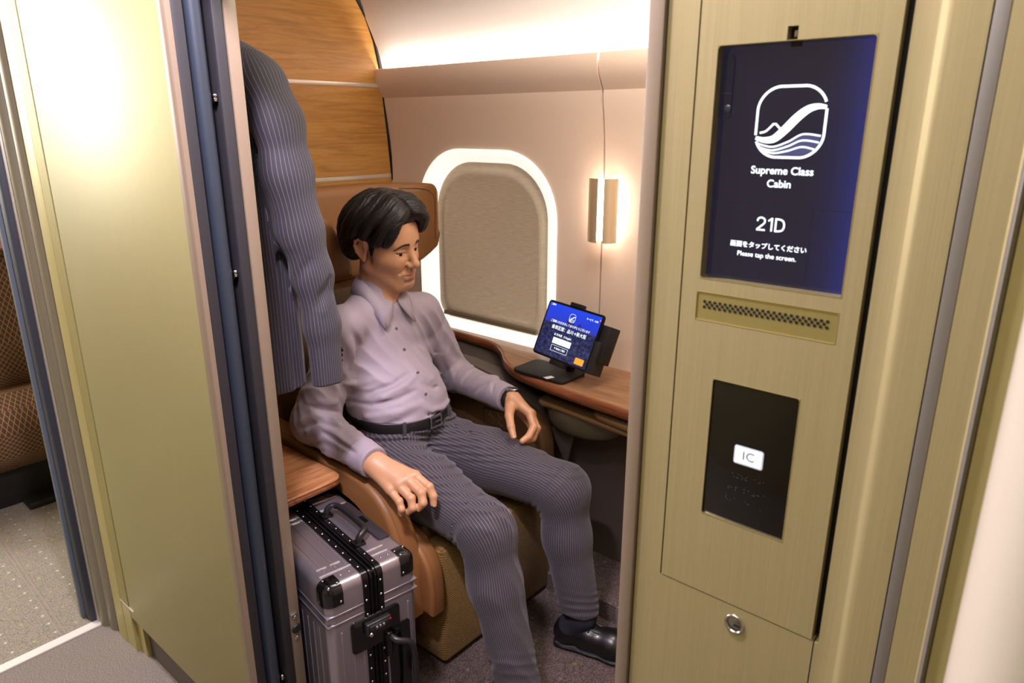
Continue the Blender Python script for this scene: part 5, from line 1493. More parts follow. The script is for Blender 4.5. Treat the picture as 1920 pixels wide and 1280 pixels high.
# eyes
def head_M():
    M = Matrix([[HR[i][j] * HS for j in range(3)] + [HT[i]] for i in range(3)] + [[0, 0, 0, 1]]); return M
HM = head_M()
EYEW = mat('eye_white', (150, 136, 124), 0.25); IRIS = mat('iris_dark', (28, 16, 12), 0.12)
for s in (-1, 1):
    bm = bmesh.new(); bmesh.ops.create_uvsphere(bm, u_segments=24, v_segments=16, radius=0.0128, matrix=Matrix.Translation((s * .0292, .0730, -.0015)))
    n0 = len(bm.verts)
    bmesh.ops.create_uvsphere(bm, u_segments=20, v_segments=12, radius=0.0070, matrix=Matrix.Translation((s * .0292 - .0012, .0806, -.0032)))
    bm.verts.ensure_lookup_table(); ks = set(bm.verts[n0:])
    for f in bm.faces: f.material_index = 1 if f.verts[0] in ks else 0
    xf(bm, HM); bmesh.ops.recalc_face_normals(bm, faces=bm.faces); mobj('eye', bm, [EYEW, IRIS], man, smooth=True)
# eyebrows: short hairs laid on the brow surface
BROW = mat('brow_dark', (58, 40, 32), 0.8)
def face_y(x, z, prims=hp, y0=.055, y1=.115):
    ys = np.linspace(y1, y0, 121); P = np.stack([np.full(121, x), ys, np.full(121, z)], 1).astype(f32)
    d = evalf(prims, P); i = np.nonzero(d < 0)[0]; return float(ys[i[0]]) if len(i) else y0
for s in (-1, 1):
    bm = bmesh.new()
    for i in range(260):
        u = random.random(); x = .0115 + .034 * u; z = .0195 + .0035 * math.sin(PI * min(1, u * .9 + .1)) - .0085 * u ** 2.2 + random.uniform(-.0034, .0030) * (1.0 - .55 * u)
        dx = .0055; dz = .0022 * (1 - u * 2.2)
        p0 = (s * x, face_y(s * x, z) + .0002, z); x2, z2 = x + dx, z + dz
        p2 = (s * x2, face_y(s * x2, z2) + .0004, z2); p1 = tuple((a + b) / 2 + (.0008 if k == 1 else 0) for k, (a, b) in enumerate(zip(p0, p2)))
        tube(bm, [p0, p1, p2], [.00038, .00036, .00012], 4)
    xf(bm, HM); mobj('eyebrow', bm, BROW, man, smooth=True)
# hair
hr_ = [ell((0, -.020, .046), (.0865, .104, .088), k=.02), ell((0, -.060, .010), (.076, .060, .075), k=.03), cone((-.046, -.066, -.014), (.046, -.066, -.014), .029, .029, k=.03),
       cone((-.045, .040, .100), (.045, .040, .100), .028, .028, k=.03), cone((-.035, .066, .094), (.040, .066, .094), .022, .022, k=.02)]
hr_ += [ell((0, .114, -.012), (.0560, .060, .086), k=.008, op='s'), ell((-.080, .052, -.038), (.040, .046, .052), k=.012, op='s'), ell((.080, .052, -.038), (.040, .046, .052), k=.012, op='s'),
        ell((-.088, -.004, -.012), (.022, .026, .036), k=.008, op='s'), ell((.088, -.004, -.012), (.022, .026, .036), k=.008, op='s'),
        ell((0, -.02, -.085), (.08, .075, .055), k=.012, op='s')]
for s in (-1, 1):
    pX = -.012
    if s < 0: first = [[(pX, .074, .106), (-.034, .084, .100), (-.054, .083, .078), (-.0625, .077, .050), (-.068, .062, .027)],
                       [(pX, .060, .116), (-.040, .070, .112), (-.064, .066, .086), (-.075, .056, .056), (-.080, .040, .026)]]
    else: first = [[(pX, .078, .104), (.018, .094, .102), (.046, .094, .084), (.062, .080, .060), (.070, .064, .040)],
                   [(pX, .062, .117), (.026, .080, .117), (.056, .076, .096), (.074, .058, .066), (.080, .040, .038)]]
    locks = first + [[(pX, .040, .126), (s * .036, .052, .124), (s * .068, .044, .100), (s * .085, .024, .070), (s * .088, .006, .040)],
             [(pX, .016, .129), (s * .040, .022, .124), (s * .074, .012, .100), (s * .090, -.012, .068), (s * .088, -.032, .034)],
             [(pX * .5, -.012, .130), (s * .044, -.014, .120), (s * .076, -.026, .094), (s * .086, -.046, .058), (s * .078, -.064, .022)],
             [(.0, -.044, .122), (s * .040, -.056, .106), (s * .064, -.072, .076), (s * .066, -.084, .038), (s * .056, -.090, .004)]]
    for L in locks:
        P = smooth_path(L, 4); n = len(P)
        for i in range(n - 1):
            ra = .0130 * (1 - .30 * i / n); hr_.append(cone(P[i], P[i + 1], ra, ra * .98, k=.013))
    hr_.append(ell((s * .0715, .022, .004), (.0050, .0090, .020), k=.010))
def hair_disp(P):
    q = w2h(P); x, y, z = q[:, 0], q[:, 1], q[:, 2]
    sx = np.abs(x + .012)
    s_ = y + 0.62 * (0.13 - z) + .010 * np.sin(sx * 55 + y * 20) + .006 * (vnoise(q * 40 + 7) - .5)
    wv = np.sin(s_ * 2 * PI / .0105 + 3 * vnoise(q * 22)) * .5 + np.sin(s_ * 2 * PI / .0048 + 5 * vnoise(q * 35 + 3)) * .35
    part = np.exp(-(((x + .012 - .1 * (y - .07)) / .0035) ** 2)) * sstep(.02, .05, y) * sstep(.085, .10, z) * .006
    return (.0009 * wv + .0005 * np.sin(s_ * 2 * PI / .0026 + 4 * vnoise(q * 60)) + part).astype(f32)
V, Q = surf([hl(p) for p in hr_], 0.0017, disp=hair_disp)
HAIR = mat('dark_hair', (22, 16, 14), 0.5, spec=0.35); t = NT(HAIR)
n = t.noise(t.obj(), 160, 4, 0.7); t.color(t.ramp(n, [(0.3, srgb(12, 9, 8)), (0.75, srgb(34, 25, 22))])); t.bump(n, 0.4, 0.001)
hairo = npmesh('hair', relax(V, Q, 1, .2), Q, HAIR, man); hairo['label'] = 'wavy dark brown hair parted in the middle'

# ---------------------------------------------------------------- shirt
SH = [ell((1.250, 1.585, .795), (.160, .102, .155), k=.05), ell((1.25, 1.515, .665), (.150, .118, .120), k=.07), ell((1.25, 1.505, .62), (.150, .125, .07), k=.05),
      cone(J['Rsh'] + A3((.030, .01, .004)), (1.225, 1.590, .928), .044, .050, k=.05), cone(J['Lsh'] + A3((-.030, .01, .004)), (1.275, 1.590, .926), .044, .050, k=.05),
      cone(J['Rsh'], J['Rel'], .055, .052, k=.045), cone(J['Rel'], J['Rwr'] * .96 + J['Rel'] * .04, .056, .040, k=.03), cone(J['Rel'], J['Rel'] * .7 + J['Rsh'] * .3, .052, .052, k=.03),
      cone(J['Lsh'], J['Lel'], .053, .048, k=.045), cone(J['Lel'], J['Lwr'] * .95 + J['Lel'] * .05, .051, .038, k=.03)]
rdir = (J['Rwr'] - J['Rel']) / np.linalg.norm(J['Rwr'] - J['Rel']); ldir = (J['Lwr'] - J['Lel']) / np.linalg.norm(J['Lwr'] - J['Lel'])
def halfspace(p, n, k=.004, r=.12):
    p = A3(p); n = A3(n) / np.linalg.norm(n); return Prim(lambda P: -np.maximum((P - p) @ n, -9) * -1 if False else ((P - p) @ n) * -1, p, r, k, 's')
def cutter(p, n, r):
    """remove everything beyond the plane within radius r of p"""
    p = A3(p); n = A3(n) / np.linalg.norm(n)
    return Prim(lambda P: np.maximum(-((P - p) @ n), np.linalg.norm(P - p, axis=1) - r), p, r, .002, 's')
SH += [cone((1.25, 1.578, .930), (1.252, 1.578, .975), .068, .058, k=.03)]
SH += [cutter(J['Rwr'] - rdir * .006, rdir, .07), cutter(J['Lwr'] - ldir * .020, ldir, .07)]
SH += [cone(h2w((0, .0, -.075)), (1.250, 1.545, .950), .042, .034, k=.006, op='s'), cone((1.250, 1.530, .985), (1.248, 1.498, .958), .020, .006, k=.004, op='s')]
def folds(P, dirs, ws, seed=0.0):
    o = 0
    for (d, w_, a) in dirs:
        d = np.array(d) / np.linalg.norm(d)
        ph = (P @ d.astype(f32)) * 2 * PI / w_ + 4.5 * vnoise(P * 6 + seed) + 1.3 * vnoise(P * 17 + seed * 2)
        s_ = np.sin(ph); o = o + a * (1 - 2 * np.sqrt(s_ * s_ + .01)) * (.35 + 1.1 * vnoise(P * 8 + seed + 30))
    return o
def seg_t(P, a, b):
    ab = b - a; t_ = ((P - a) @ ab) / (ab @ ab); tc_ = np.clip(t_, 0, 1); return t_, np.linalg.norm(P - (a + tc_[:, None] * ab), axis=1)
def crease(P, a, b, w_, amp, bend=None):
    """smooth ridge (positive amp) near the segment a-b"""
    t_, d = seg_t(P, A3(a), A3(b)); e = sstep(-.15, .15, t_) * (1 - sstep(.85, 1.15, t_)) if False else np.maximum(np.sin(PI * np.clip(t_, 0, 1)), 0) ** .6
    return amp * np.exp(-(d / w_) ** 2) * e
def polycrease(P, pl, w_, amp):
    """ridge (amp > 0) or valley (amp < 0) along a polyline lying on the cloth, fading at both ends"""
    pl = [A3(p) for p in pl]; c = sum(pl) / len(pl); R = max(np.linalg.norm(p - c) for p in pl) + 3 * w_
    out = np.zeros(len(P), f32); m_ = np.linalg.norm(P - c, axis=1) < R
    if not m_.any(): return out
    Q_ = P[m_]; L = [0.0]
    for a, b in zip(pl[:-1], pl[1:]): L.append(L[-1] + float(np.linalg.norm(b - a)))
    best = np.full(len(Q_), 9.0, f32); tt = np.zeros(len(Q_), f32)
    for i, (a, b) in enumerate(zip(pl[:-1], pl[1:])):
        t_, d = seg_t(Q_, a, b); t_ = np.clip(t_, 0, 1); k = d < best; best = np.where(k, d, best); tt = np.where(k, (L[i] + t_ * (L[i + 1] - L[i])) / L[-1], tt)
    out[m_] = -amp * np.exp(-(best / w_) ** 2) * np.maximum(np.sin(PI * (.04 + .92 * tt)), 0) ** .7
    return out
#CREASES#
SHIRT_CREASES = [
    ([(1.097000002861023, 1.5470000505447388, 0.6660000085830688), (1.1410000324249268, 1.4459999799728394, 0.7070000171661377), (1.2039999961853027, 1.4229999780654907, 0.7300000190734863), (1.25600004196167, 1.4290000200271606, 0.7480000257492065)], 0.01, 0.005),
    ([(1.0490000247955322, 1.5119999647140503, 0.7350000143051147), (1.1200000047683716, 1.4800000190734863, 0.7160000205039978), (1.1740000247955322, 1.440000057220459, 0.7350000143051147), (1.2280000448226929, 1.4359999895095825, 0.7540000081062317)], 0.009, -0.005),
    ([(1.0980000495910645, 1.527999997138977, 0.6859999895095825), (1.1169999837875366, 1.4620000123977661, 0.6880000233650208), (1.1699999570846558, 1.4199999570846558, 0.6980000138282776), (1.2280000448226929, 1.4079999923706055, 0.7120000123977661)], 0.008, -0.005),
    ([(1.0440000295639038, 1.5049999952316284, 0.6629999876022339), (1.1069999933242798, 1.4609999656677246, 0.6549999713897705), (1.1649999618530273, 1.4079999923706055, 0.6660000085830688), (1.2339999675750732, 1.3919999599456787, 0.6769999861717224)], 0.01, 0.005),
    ([(0.9980000257492065, 1.4509999752044678, 0.6700000166893005), (1.097000002861023, 1.4789999723434448, 0.6169999837875366), (1.1449999809265137, 1.4119999408721924, 0.6380000114440918), (1.2000000476837158, 1.3890000581741333, 0.6510000228881836)], 0.01, -0.004),
    ([(1.0570000410079956, 1.5119999647140503, 0.753000020980835), (1.1080000400543213, 1.5180000066757202, 0.7350000143051147), (1.1380000114440918, 1.4830000400543213, 0.7490000128746033)], 0.01, 0.004),
    ([(1.2710000276565552, 1.4279999732971191, 0.7440000176429749), (1.2910000085830688, 1.4170000553131104, 0.7229999899864197), (1.4550000429153442, 1.5470000505447388, 0.6669999957084656), (1.4529999494552612, 1.5160000324249268, 0.7089999914169312)], 0.008, 0.005),
    ([(1.2619999647140503, 1.4110000133514404, 0.7200000286102295), (1.2960000038146973, 1.406000018119812, 0.6990000009536743), (1.4600000381469727, 1.534000039100647, 0.6480000019073486)], 0.008, -0.005),
    ([(1.2339999675750732, 1.3919999599456787, 0.6769999861717224), (1.2619999647140503, 1.38100004196167, 0.6460000276565552), (1.3209999799728394, 1.3919999599456787, 0.6370000243186951), (1.3869999647140503, 1.4240000247955322, 0.6420000195503235)], 0.008, 0.005),
    ([(1.2369999885559082, 1.3799999952316284, 0.6420000195503235), (1.2769999504089355, 1.3799999952316284, 0.6359999775886536), (1.3359999656677246, 1.399999976158142, 0.6110000014305115)], 0.007, -0.005),
    ([(1.2510000467300415, 1.49399995803833, 0.8640000224113464), (1.2949999570846558, 1.4850000143051147, 0.8190000057220459), (1.399999976158142, 1.5210000276565552, 0.800000011920929), (1.4459999799728394, 1.5119999647140503, 0.843999981880188)], 0.02, -0.003),
    ([(1.0549999475479126, 1.4980000257492065, 0.9179999828338623), (1.0770000219345093, 1.4900000095367432, 0.8690000176429749), (1.093000054359436, 1.5080000162124634, 0.8090000152587891)], 0.014, 0.005),
    ([(1.0820000171661377, 1.4839999675750732, 0.902999997138977), (1.121999979019165, 1.5069999694824219, 0.8429999947547913), (1.1119999885559082, 1.5180000066757202, 0.777999997138977)], 0.014, -0.005),
    ([(1.059999942779541, 1.496999979019165, 0.8379999995231628), (1.0490000247955322, 1.5069999694824219, 0.7799999713897705), (1.0670000314712524, 1.5210000276565552, 0.7120000123977661)], 0.012, -0.005),
    ([(0.9490000009536743, 1.565999984741211, 0.6589999794960022), (0.9769999980926514, 1.527999997138977, 0.6850000023841858), (1.00600004196167, 1.496000051498413, 0.6779999732971191), (1.0, 1.4490000009536743, 0.6700000166893005)], 0.008, 0.006),
    ([(0.9480000138282776, 1.555999994277954, 0.6449999809265137), (0.9750000238418579, 1.5080000162124634, 0.6700000166893005), (0.9900000095367432, 1.4479999542236328, 0.6679999828338623)], 0.007, -0.006),
    ([(0.9520000219345093, 1.5379999876022339, 0.625), (0.9710000157356262, 1.4850000143051147, 0.6629999876022339), (0.9800000190734863, 1.4259999990463257, 0.6600000262260437)], 0.008, 0.005),
    ([(0.9919999837875366, 1.5260000228881836, 0.722000002861023), (1.034000039100647, 1.5130000114440918, 0.7070000171661377), (1.055999994277954, 1.5210000276565552, 0.6610000133514404)], 0.01, 0.005),
    ([(0.968999981880188, 1.559000015258789, 0.7080000042915344), (0.996999979019165, 1.5180000066757202, 0.6930000185966492), (1.0449999570846558, 1.5140000581741333, 0.6729999780654907)], 0.009, -0.004),
    ([(0.9710000157356262, 1.5119999647140503, 0.6679999828338623), (0.9729999899864197, 1.4429999589920044, 0.6579999923706055), (0.9700000286102295, 1.3639999628067017, 0.6420000195503235)], 0.008, 0.005),
    ([(0.9649999737739563, 1.4780000448226929, 0.656000018119812), (0.9670000076293945, 1.4110000133514404, 0.6460000276565552), (0.9670000076293945, 1.3480000495910645, 0.6349999904632568)], 0.007, -0.006),
    ([(0.9679999947547913, 1.5759999752044678, 0.5830000042915344), (0.9549999833106995, 1.4670000076293945, 0.6269999742507935), (0.9589999914169312, 1.3930000066757202, 0.6259999871253967)], 0.01, -0.004),
    ([(0.9670000076293945, 1.5490000247955322, 0.5680000185966492), (0.9629999995231628, 1.4470000267028809, 0.5960000157356262), (0.9580000042915344, 1.3589999675750732, 0.6140000224113464)], 0.01, 0.004),
    ([(1.4800000190734863, 1.5190000534057617, 0.875), (1.437999963760376, 1.5089999437332153, 0.8330000042915344), (1.437000036239624, 1.5149999856948853, 0.753000020980835)], 0.01, -0.006),
    ([(1.4989999532699585, 1.5230000019073486, 0.8040000200271606), (1.4490000009536743, 1.5110000371932983, 0.7379999756813049), (1.4620000123977661, 1.4989999532699585, 0.6549999713897705)], 0.012, 0.004),
    ([(1.465999960899353, 1.4809999465942383, 0.671999990940094), (1.5149999856948853, 1.4780000448226929, 0.6940000057220459), (1.5390000343322754, 1.4470000267028809, 0.7080000042915344)], 0.008, 0.005),
    ([(1.4570000171661377, 1.4539999961853027, 0.6610000133514404), (1.4910000562667847, 1.437000036239624, 0.6930000185966492), (1.5299999713897705, 1.4210000038146973, 0.703000009059906)], 0.007, -0.006),
    ([(1.4509999752044678, 1.430999994277954, 0.6510000228881836), (1.4709999561309814, 1.3930000066757202, 0.6880000233650208), (1.5119999647140503, 1.3530000448226929, 0.6959999799728394)], 0.008, 0.005),
    ([(1.4479999542236328, 1.3969999551773071, 0.6370000243186951), (1.4520000219345093, 1.3580000400543213, 0.6790000200271606), (1.4630000591278076, 1.3339999914169312, 0.6880000233650208)], 0.008, -0.004),
    ([(1.4539999961853027, 1.3350000381469727, 0.6840000152587891), (1.5069999694824219, 1.3580000400543213, 0.6869999766349792), (1.50600004196167, 1.315000057220459, 0.699999988079071)], 0.008, 0.005),
    ([(1.437000036239624, 1.3070000410079956, 0.6690000295639038), (1.465999960899353, 1.3250000476837158, 0.6890000104904175), (1.5, 1.3259999752044678, 0.6859999895095825)], 0.006, -0.005),
    ([(1.4550000429153442, 1.50600004196167, 0.777999997138977), (1.4769999980926514, 1.503000020980835, 0.7319999933242798), (1.5299999713897705, 1.5019999742507935, 0.6990000009536743)], 0.012, -0.004),
]
def shirt_disp(P):
    x, y, z = P[:, 0], P[:, 1], P[:, 2]
    tR, dR = seg_t(P, J['Rel'], J['Rwr']); tU, dU = seg_t(P, J['Rsh'], J['Rel'])
    tl, dl = seg_t(P, J['Lel'], J['Lwr']); tv, dv = seg_t(P, J['Lsh'], J['Lel'])
    armR = (dR < .075) | (dU < .075); armL = (dl < .07) | (dv < .07)
    tor = sstep(.80, .70, z) * sstep(1.08, 1.12, x) * sstep(1.43, 1.38, x) * (~(dR < .066)) * (~(dl < .066))
    d = -.0012 * tor * folds(P, [((.35, 0, 1), .090, 1.0)], 0)
    d = d - .0018 * sstep(.94, .86, z) * sstep(.66, .76, z) * folds(P, [((.9, .2, .5), .07, 1.0)], 0, 5.0)
    eR = np.exp(-(tR / .30) ** 2) * (dR < .08) + np.exp(-((tU - 1) / .30) ** 2) * (dU < .08)
    d = d - .0012 * np.minimum(eR, 1) * folds(P, [((.1, .8, -.7), .06, 1.0)], 0, 2.0)
    m_ = (dR < .07) * sstep(.15, .3, tR) * (1 - sstep(.74, .80, tR)); d = d - .0010 * m_ * folds(P, [((.35, .9, .3), .06, 1.0)], 0, 9.0)
    eL = np.exp(-(tl / .32) ** 2) * (dl < .07) + np.exp(-((tv - 1) / .45) ** 2) * (dv < .07)
    d = d - .0012 * np.minimum(eL, 1) * folds(P, [((-.1, .8, .7), .07, 1.0)], 0, 4.0)
    for pl, w_, am in SHIRT_CREASES: d = d + polycrease(P, pl, w_ * .9, am * 1.7)
    # cuffs: a crisp step
    d = d - .0022 * (dR < .06) * sstep(.775, .785, tR) - .0022 * (dl < .06) * sstep(.735, .745, tl)
    # placket ridge down the front
    px_ = x - (1.246 + .010 * np.sin((z - .62) * 14)); fr = (y < 1.56) * sstep(.90, .87, z)
    d = d - .0014 * fr * (1 - sstep(.015, .0165, np.abs(px_)))
    return d.astype(f32)
V, Q = surf(SH, 0.0027, disp=shirt_disp)
# trim below the belt line
keep = V[:, 2] > .632 + .09 * (V[:, 1] - 1.40)
SHIRT = mat('lilac_grey_shirt', (150, 137, 148), 0.62, sheen=0.15); t = NT(SHIRT)
n = t.noise(t.obj(), 1300, 2, 0.6); n2 = t.noise(t.obj(), 6, 2)
t.color(t.mix(t.math('MULTIPLY', n, 0.25), srgb(152, 139, 150), srgb(128, 116, 127))); t.bump(n, 0.15, 0.0006)
kq = keep[Q].all(1) | (np.abs(V[Q][:, :, 0].mean(1) - 1.25) > .175); Q = Q[kq]
shirt = npmesh('shirt', relax(V, Q, 1, .4), Q, SHIRT, man); shirt['label'] = 'lilac-grey long-sleeved shirt, top button open'
# collar
def collar_pts():
    rows = []
    c = np.array([1.254, 1.576, .990]); n = 120
    for i in range(n + 1):
        a2 = math.radians(-90 + 9 + (360 - 18) * i / n)
        ca, sa = math.cos(a2), math.sin(a2)
        front = max(0, -sa); u = min(i, n - i) / n
        fz = front ** 1.5
        drop = np.interp(u, [0, .066, .076, .105, .17, .35, .5], [.010, .080, .079, .058, .044, .036, .036]); out = np.interp(u, [0, .066, .076, .11, .20, .5], [.002, .036, .036, .026, .016, .014])
        top = c + np.array([ca * .059, sa * .061, .016 - .058 * fz])
        mid = c + np.array([ca * .063, sa * .066, .018 - .059 * fz])
        low = c + np.array([ca * (.065 + out), sa * (.068 + out), .016 - .058 * fz - drop])
        rows.append((top, mid, low))
    return rows
rows = collar_pts(); bm = bmesh.new(); G_ = []
for top, mid, low in rows:
    inner = top + np.array([0, 0, -.034]); m2 = mid * .45 + low * .55 + np.array([0, 0, .006])
    G_.append([bm.verts.new(p) for p in (inner, top, mid, m2, low)])
for a, b in zip(G_[:-1], G_[1:]):
    for k in range(4): bm.faces.new([a[k], b[k], b[k + 1], a[k + 1]])
co = mobj('collar', bm, SHIRT, shirt, smooth=True)
md = co.modifiers.new('thick', 'SOLIDIFY'); md.thickness = 0.0024; md.offset = 0.0
# buttons
def surface_y(prims, x, z, y0=1.30, y1=1.60, disp=None):
    ys = np.linspace(y0, y1, 301); P = np.stack([np.full(301, x), ys, np.full(301, z)], 1).astype(f32)
    d = evalf(prims, P)
    if disp is not None: d = d + disp(P)
    i = np.nonzero(d < 0)[0]
    return float(ys[i[0]]) if len(i) else None
BTN = mat('button_dark_pearl', (104, 90, 98), 0.25)
for z in (.872, .812, .752, .695, .640):
    x = 1.246 + .010 * math.sin((z - .62) * 14)
    y = surface_y(SH, x, z, disp=shirt_disp)
    if y is None: continue
    bm = bmesh.new(); lathe(bm, [(0, -.0018), (.0042, -.0018), (.0052, -.0012), (.0052, .001)], (x, y - .0002, z), 14, 'y'); mobj('button', bm, BTN, shirt, auto=40)
for (p, nn) in ((J['Rwr'] - rdir * .030 + A3((-.034, 0, -.016)), (-1, 0, -.45)), (J['Rwr'] - rdir * .030 + A3((-.020, 0, -.035)), (-.5, 0, -1))):
    bm = bmesh.new(); lathe(bm, [(0, -.0012), (.0042, -.0012), (.0052, -.0006), (.0052, .002)], (0, 0, 0), 14, 'z')
    q = Vector(nn).to_track_quat('-Z', 'Y').to_matrix().to_4x4(); xf(bm, Matrix.Translation(Vector([float(c) for c in p])) @ q); mobj('cuff_button', bm, BTN, shirt, auto=40)
# ---------------------------------------------------------------- trousers
def leg(s):
    hp_, kn, an = J[s + 'hip'], J[s + 'kn'], J[s + 'an']
    up = A3((0, 0, 1)); mid = (hp_ + kn) / 2 + A3((0, 0, .006)); sh_ = kn * .62 + an * .38 + A3((0, .014, 0))
    return [cone(hp_, mid, .092, .086, k=.04), cone(mid, kn, .086, .070, k=.03), cone(kn + A3((0, .006, -.004)), sh_, .071, .065, k=.03), cone(sh_, an + A3((0, 0, -.03)), .065, .055, k=.03)]
TR = [ell((1.25, 1.515, .535), (.170, .125, .100), k=.04), ell((1.25, 1.505, .60), (.156, .130, .055), k=.03)] + leg('R') + leg('L')
TR += [cutter((1.25, 1.50, .636), (0, -.10, 1), .3), cutter(J['Ran'] + A3((0, 0, -.008)), (0, .1, -1), .13), cutter(J['Lan'] + A3((0, 0, .022)), (0, .15, -1), .13)]
TR_CREASES = [([(1.245, 1.33, .585), (1.20, 1.33, .58), (1.13, 1.37, .575), (1.09, 1.43, .57)], .009, .007), ([(1.24, 1.32, .565), (1.19, 1.31, .56), (1.11, 1.35, .555)], .007, -.007),
              ([(1.24, 1.29, .55), (1.17, 1.27, .555), (1.10, 1.30, .555)], .009, .006), ([(1.26, 1.32, .58), (1.31, 1.33, .59), (1.37, 1.38, .58)], .009, .006),
              ([(1.26, 1.29, .56), (1.33, 1.30, .575), (1.39, 1.36, .565)], .007, -.006), ([(1.27, 1.25, .54), (1.34, 1.22, .55), (1.41, 1.22, .545)], .010, .005)]
def tr_disp(P):
    x, y, z = P[:, 0], P[:, 1], P[:, 2]; d = np.zeros(len(P), f32)
    for s in 'RL':
        kn = J[s + 'kn']; hp_ = J[s + 'hip']
        q = np.linalg.norm(P - (kn + A3((0, .06, -.05))), axis=1)
        d -= .0045 * np.exp(-(q / .052) ** 2) * folds(P, [((0, .75, .65), .034, 1.0)], 0, 1.5)
        q = np.linalg.norm(P - (hp_ + A3((0, -.05, .06))), axis=1)
        d -= .0012 * np.exp(-(q / .085) ** 2) * folds(P, [((-.5 if s == 'R' else .5, .8, .3), .040, 1.0)], 0, 3.5)
        an = J[s + 'an']; q = np.abs(z - an[2] - .05); d -= .0016 * np.exp(-(q / .04) ** 2) * folds(P, [((.4, .3, 1), .040, 1.0)], 0, 6.5) * (np.linalg.norm((P - an)[:, :2], axis=1) < .1)
    t_, dd = seg_t(P, J['Rkn'], J['Ran']); d -= .0022 * (dd < .09) * folds(P, [((.9, .3, .15), .075, 1.0)], 0, 8)
    d -= .0026 * sstep(.50, .54, z) * sstep(.64, .60, z) * (y < 1.47) * folds(P, [((.25, .2, 1), .036, 1.0)], 0, 2.2)
    # hip pleats running from the crotch, and the crease between the thighs
    for pl, w_, am in TR_CREASES: d = d + polycrease(P, pl, w_, am)
    # fly and waistband seams
    d += .003 * np.exp(-((x - 1.256) / .004) ** 2) * (y < 1.46) * sstep(.50, .53, z)
    d -= .002 * sstep(.592, .594, z + .1 * (y - 1.4)) * (z > .58)
    return d
V, Q = surf(TR, 0.003, disp=tr_disp)
V = relax(V, Q, 1, .4)
spR = Spine([J['Ran'], J['Ran'] * .5 + J['Rkn'] * .5 + A3((0, .006, 0)), J['Rkn'] + A3((0, .01, -.01)), J['Rkn'] * .5 + J['Rhip'] * .5, J['Rhip'] + A3((0, .03, .01)), A3((1.175, 1.55, .64))], 8, (0, 1, 0.0))
spL = Spine([J['Lan'], J['Lan'] * .5 + J['Lkn'] * .5 + A3((0, .006, 0)), J['Lkn'] + A3((0, .01, -.01)), J['Lkn'] * .5 + J['Lhip'] * .5, J['Lhip'] + A3((0, .03, .01)), A3((1.325, 1.55, .64))], 8, (0, 1, 0.0))
cR, dR_ = spR.coords(V); cL, dL_ = spL.coords(V)
mR = (V[:, 0] < 1.254)[:, None]
# near the knees side by side, choose by distance
mR = ((dR_ < dL_))[:, None]
lv = np.where(mR, cR, cL)
TROU = mat('pinstripe_trousers', (84, 76, 86), 0.8, sheen=0.15); stripes(TROU, (56, 49, 56), (122, 115, 128), 66, 0.14, 'limb')
trs = npmesh('trousers', V, Q, TROU, man, vecs={'limb': lv}); trs['label'] = 'dark grey pinstriped trousers'
# belt
bm = bmesh.new(); ringp = []
for k in range(64):
    a = 2 * PI * k / 64; x = 1.25 + .157 * math.cos(a); y = 1.505 + .1335 * math.sin(a); zc = .622 + .10 * (y - 1.40) * .9
    ringp.append((x, y, zc))
V0 = [[bm.verts.new((1.25 + (x - 1.25) * s_, 1.505 + (y - 1.505) * s_, z + dz)) for x, y, z in ringp] for s_, dz in ((.985, -.015), (1.0, -.0155), (1.008, -.012), (1.008, .012), (1.0, .0155), (.985, .015))]
for a, b in zip(V0[:-1], V0[1:]):
    for i in range(64): bm.faces.new([a[i], a[(i + 1) % 64], b[(i + 1) % 64], b[i]])
bmesh.ops.recalc_face_normals(bm, faces=bm.faces)
belt = mobj('belt', bm, noisy('black_leather', (22, 20, 22), (34, 31, 33), 500, .35, bump=.15), man, smooth=True)
bx = 1.262; by = 1.505 - .1335 * 1.008 - .003; bz = .622 + .09 * (by - 1.40)
bm = bmesh.new(); o_ = rrect(.044, .036, .004, 4, bx, bz); i_ = rrect(.034, .025, .002, 4, bx, bz)
ring_prism(bm, o_, i_, lambda p, t_: (p[0], t_, p[1]), by - .003, by + .001); box(bm, (bx - .002, by - .004, bz - .0015), (bx + .020, by - .001, bz + .0015), .0006)
mobj('buckle', bm, CHROME, belt, auto=40)
for lx in (1.165, 1.335):
    ly = 1.505 - .1335 * 1.008 * math.sqrt(1 - ((lx - 1.25) / .158) ** 2) - .002; lz = .622 + .09 * (ly - 1.40)
    bm = bmesh.new(); box(bm, (lx - .006, ly - .002, lz - .023), (lx + .006, ly + .002, lz + .019), .0015); mobj('belt_loop', bm, TROU, trs, auto=40)
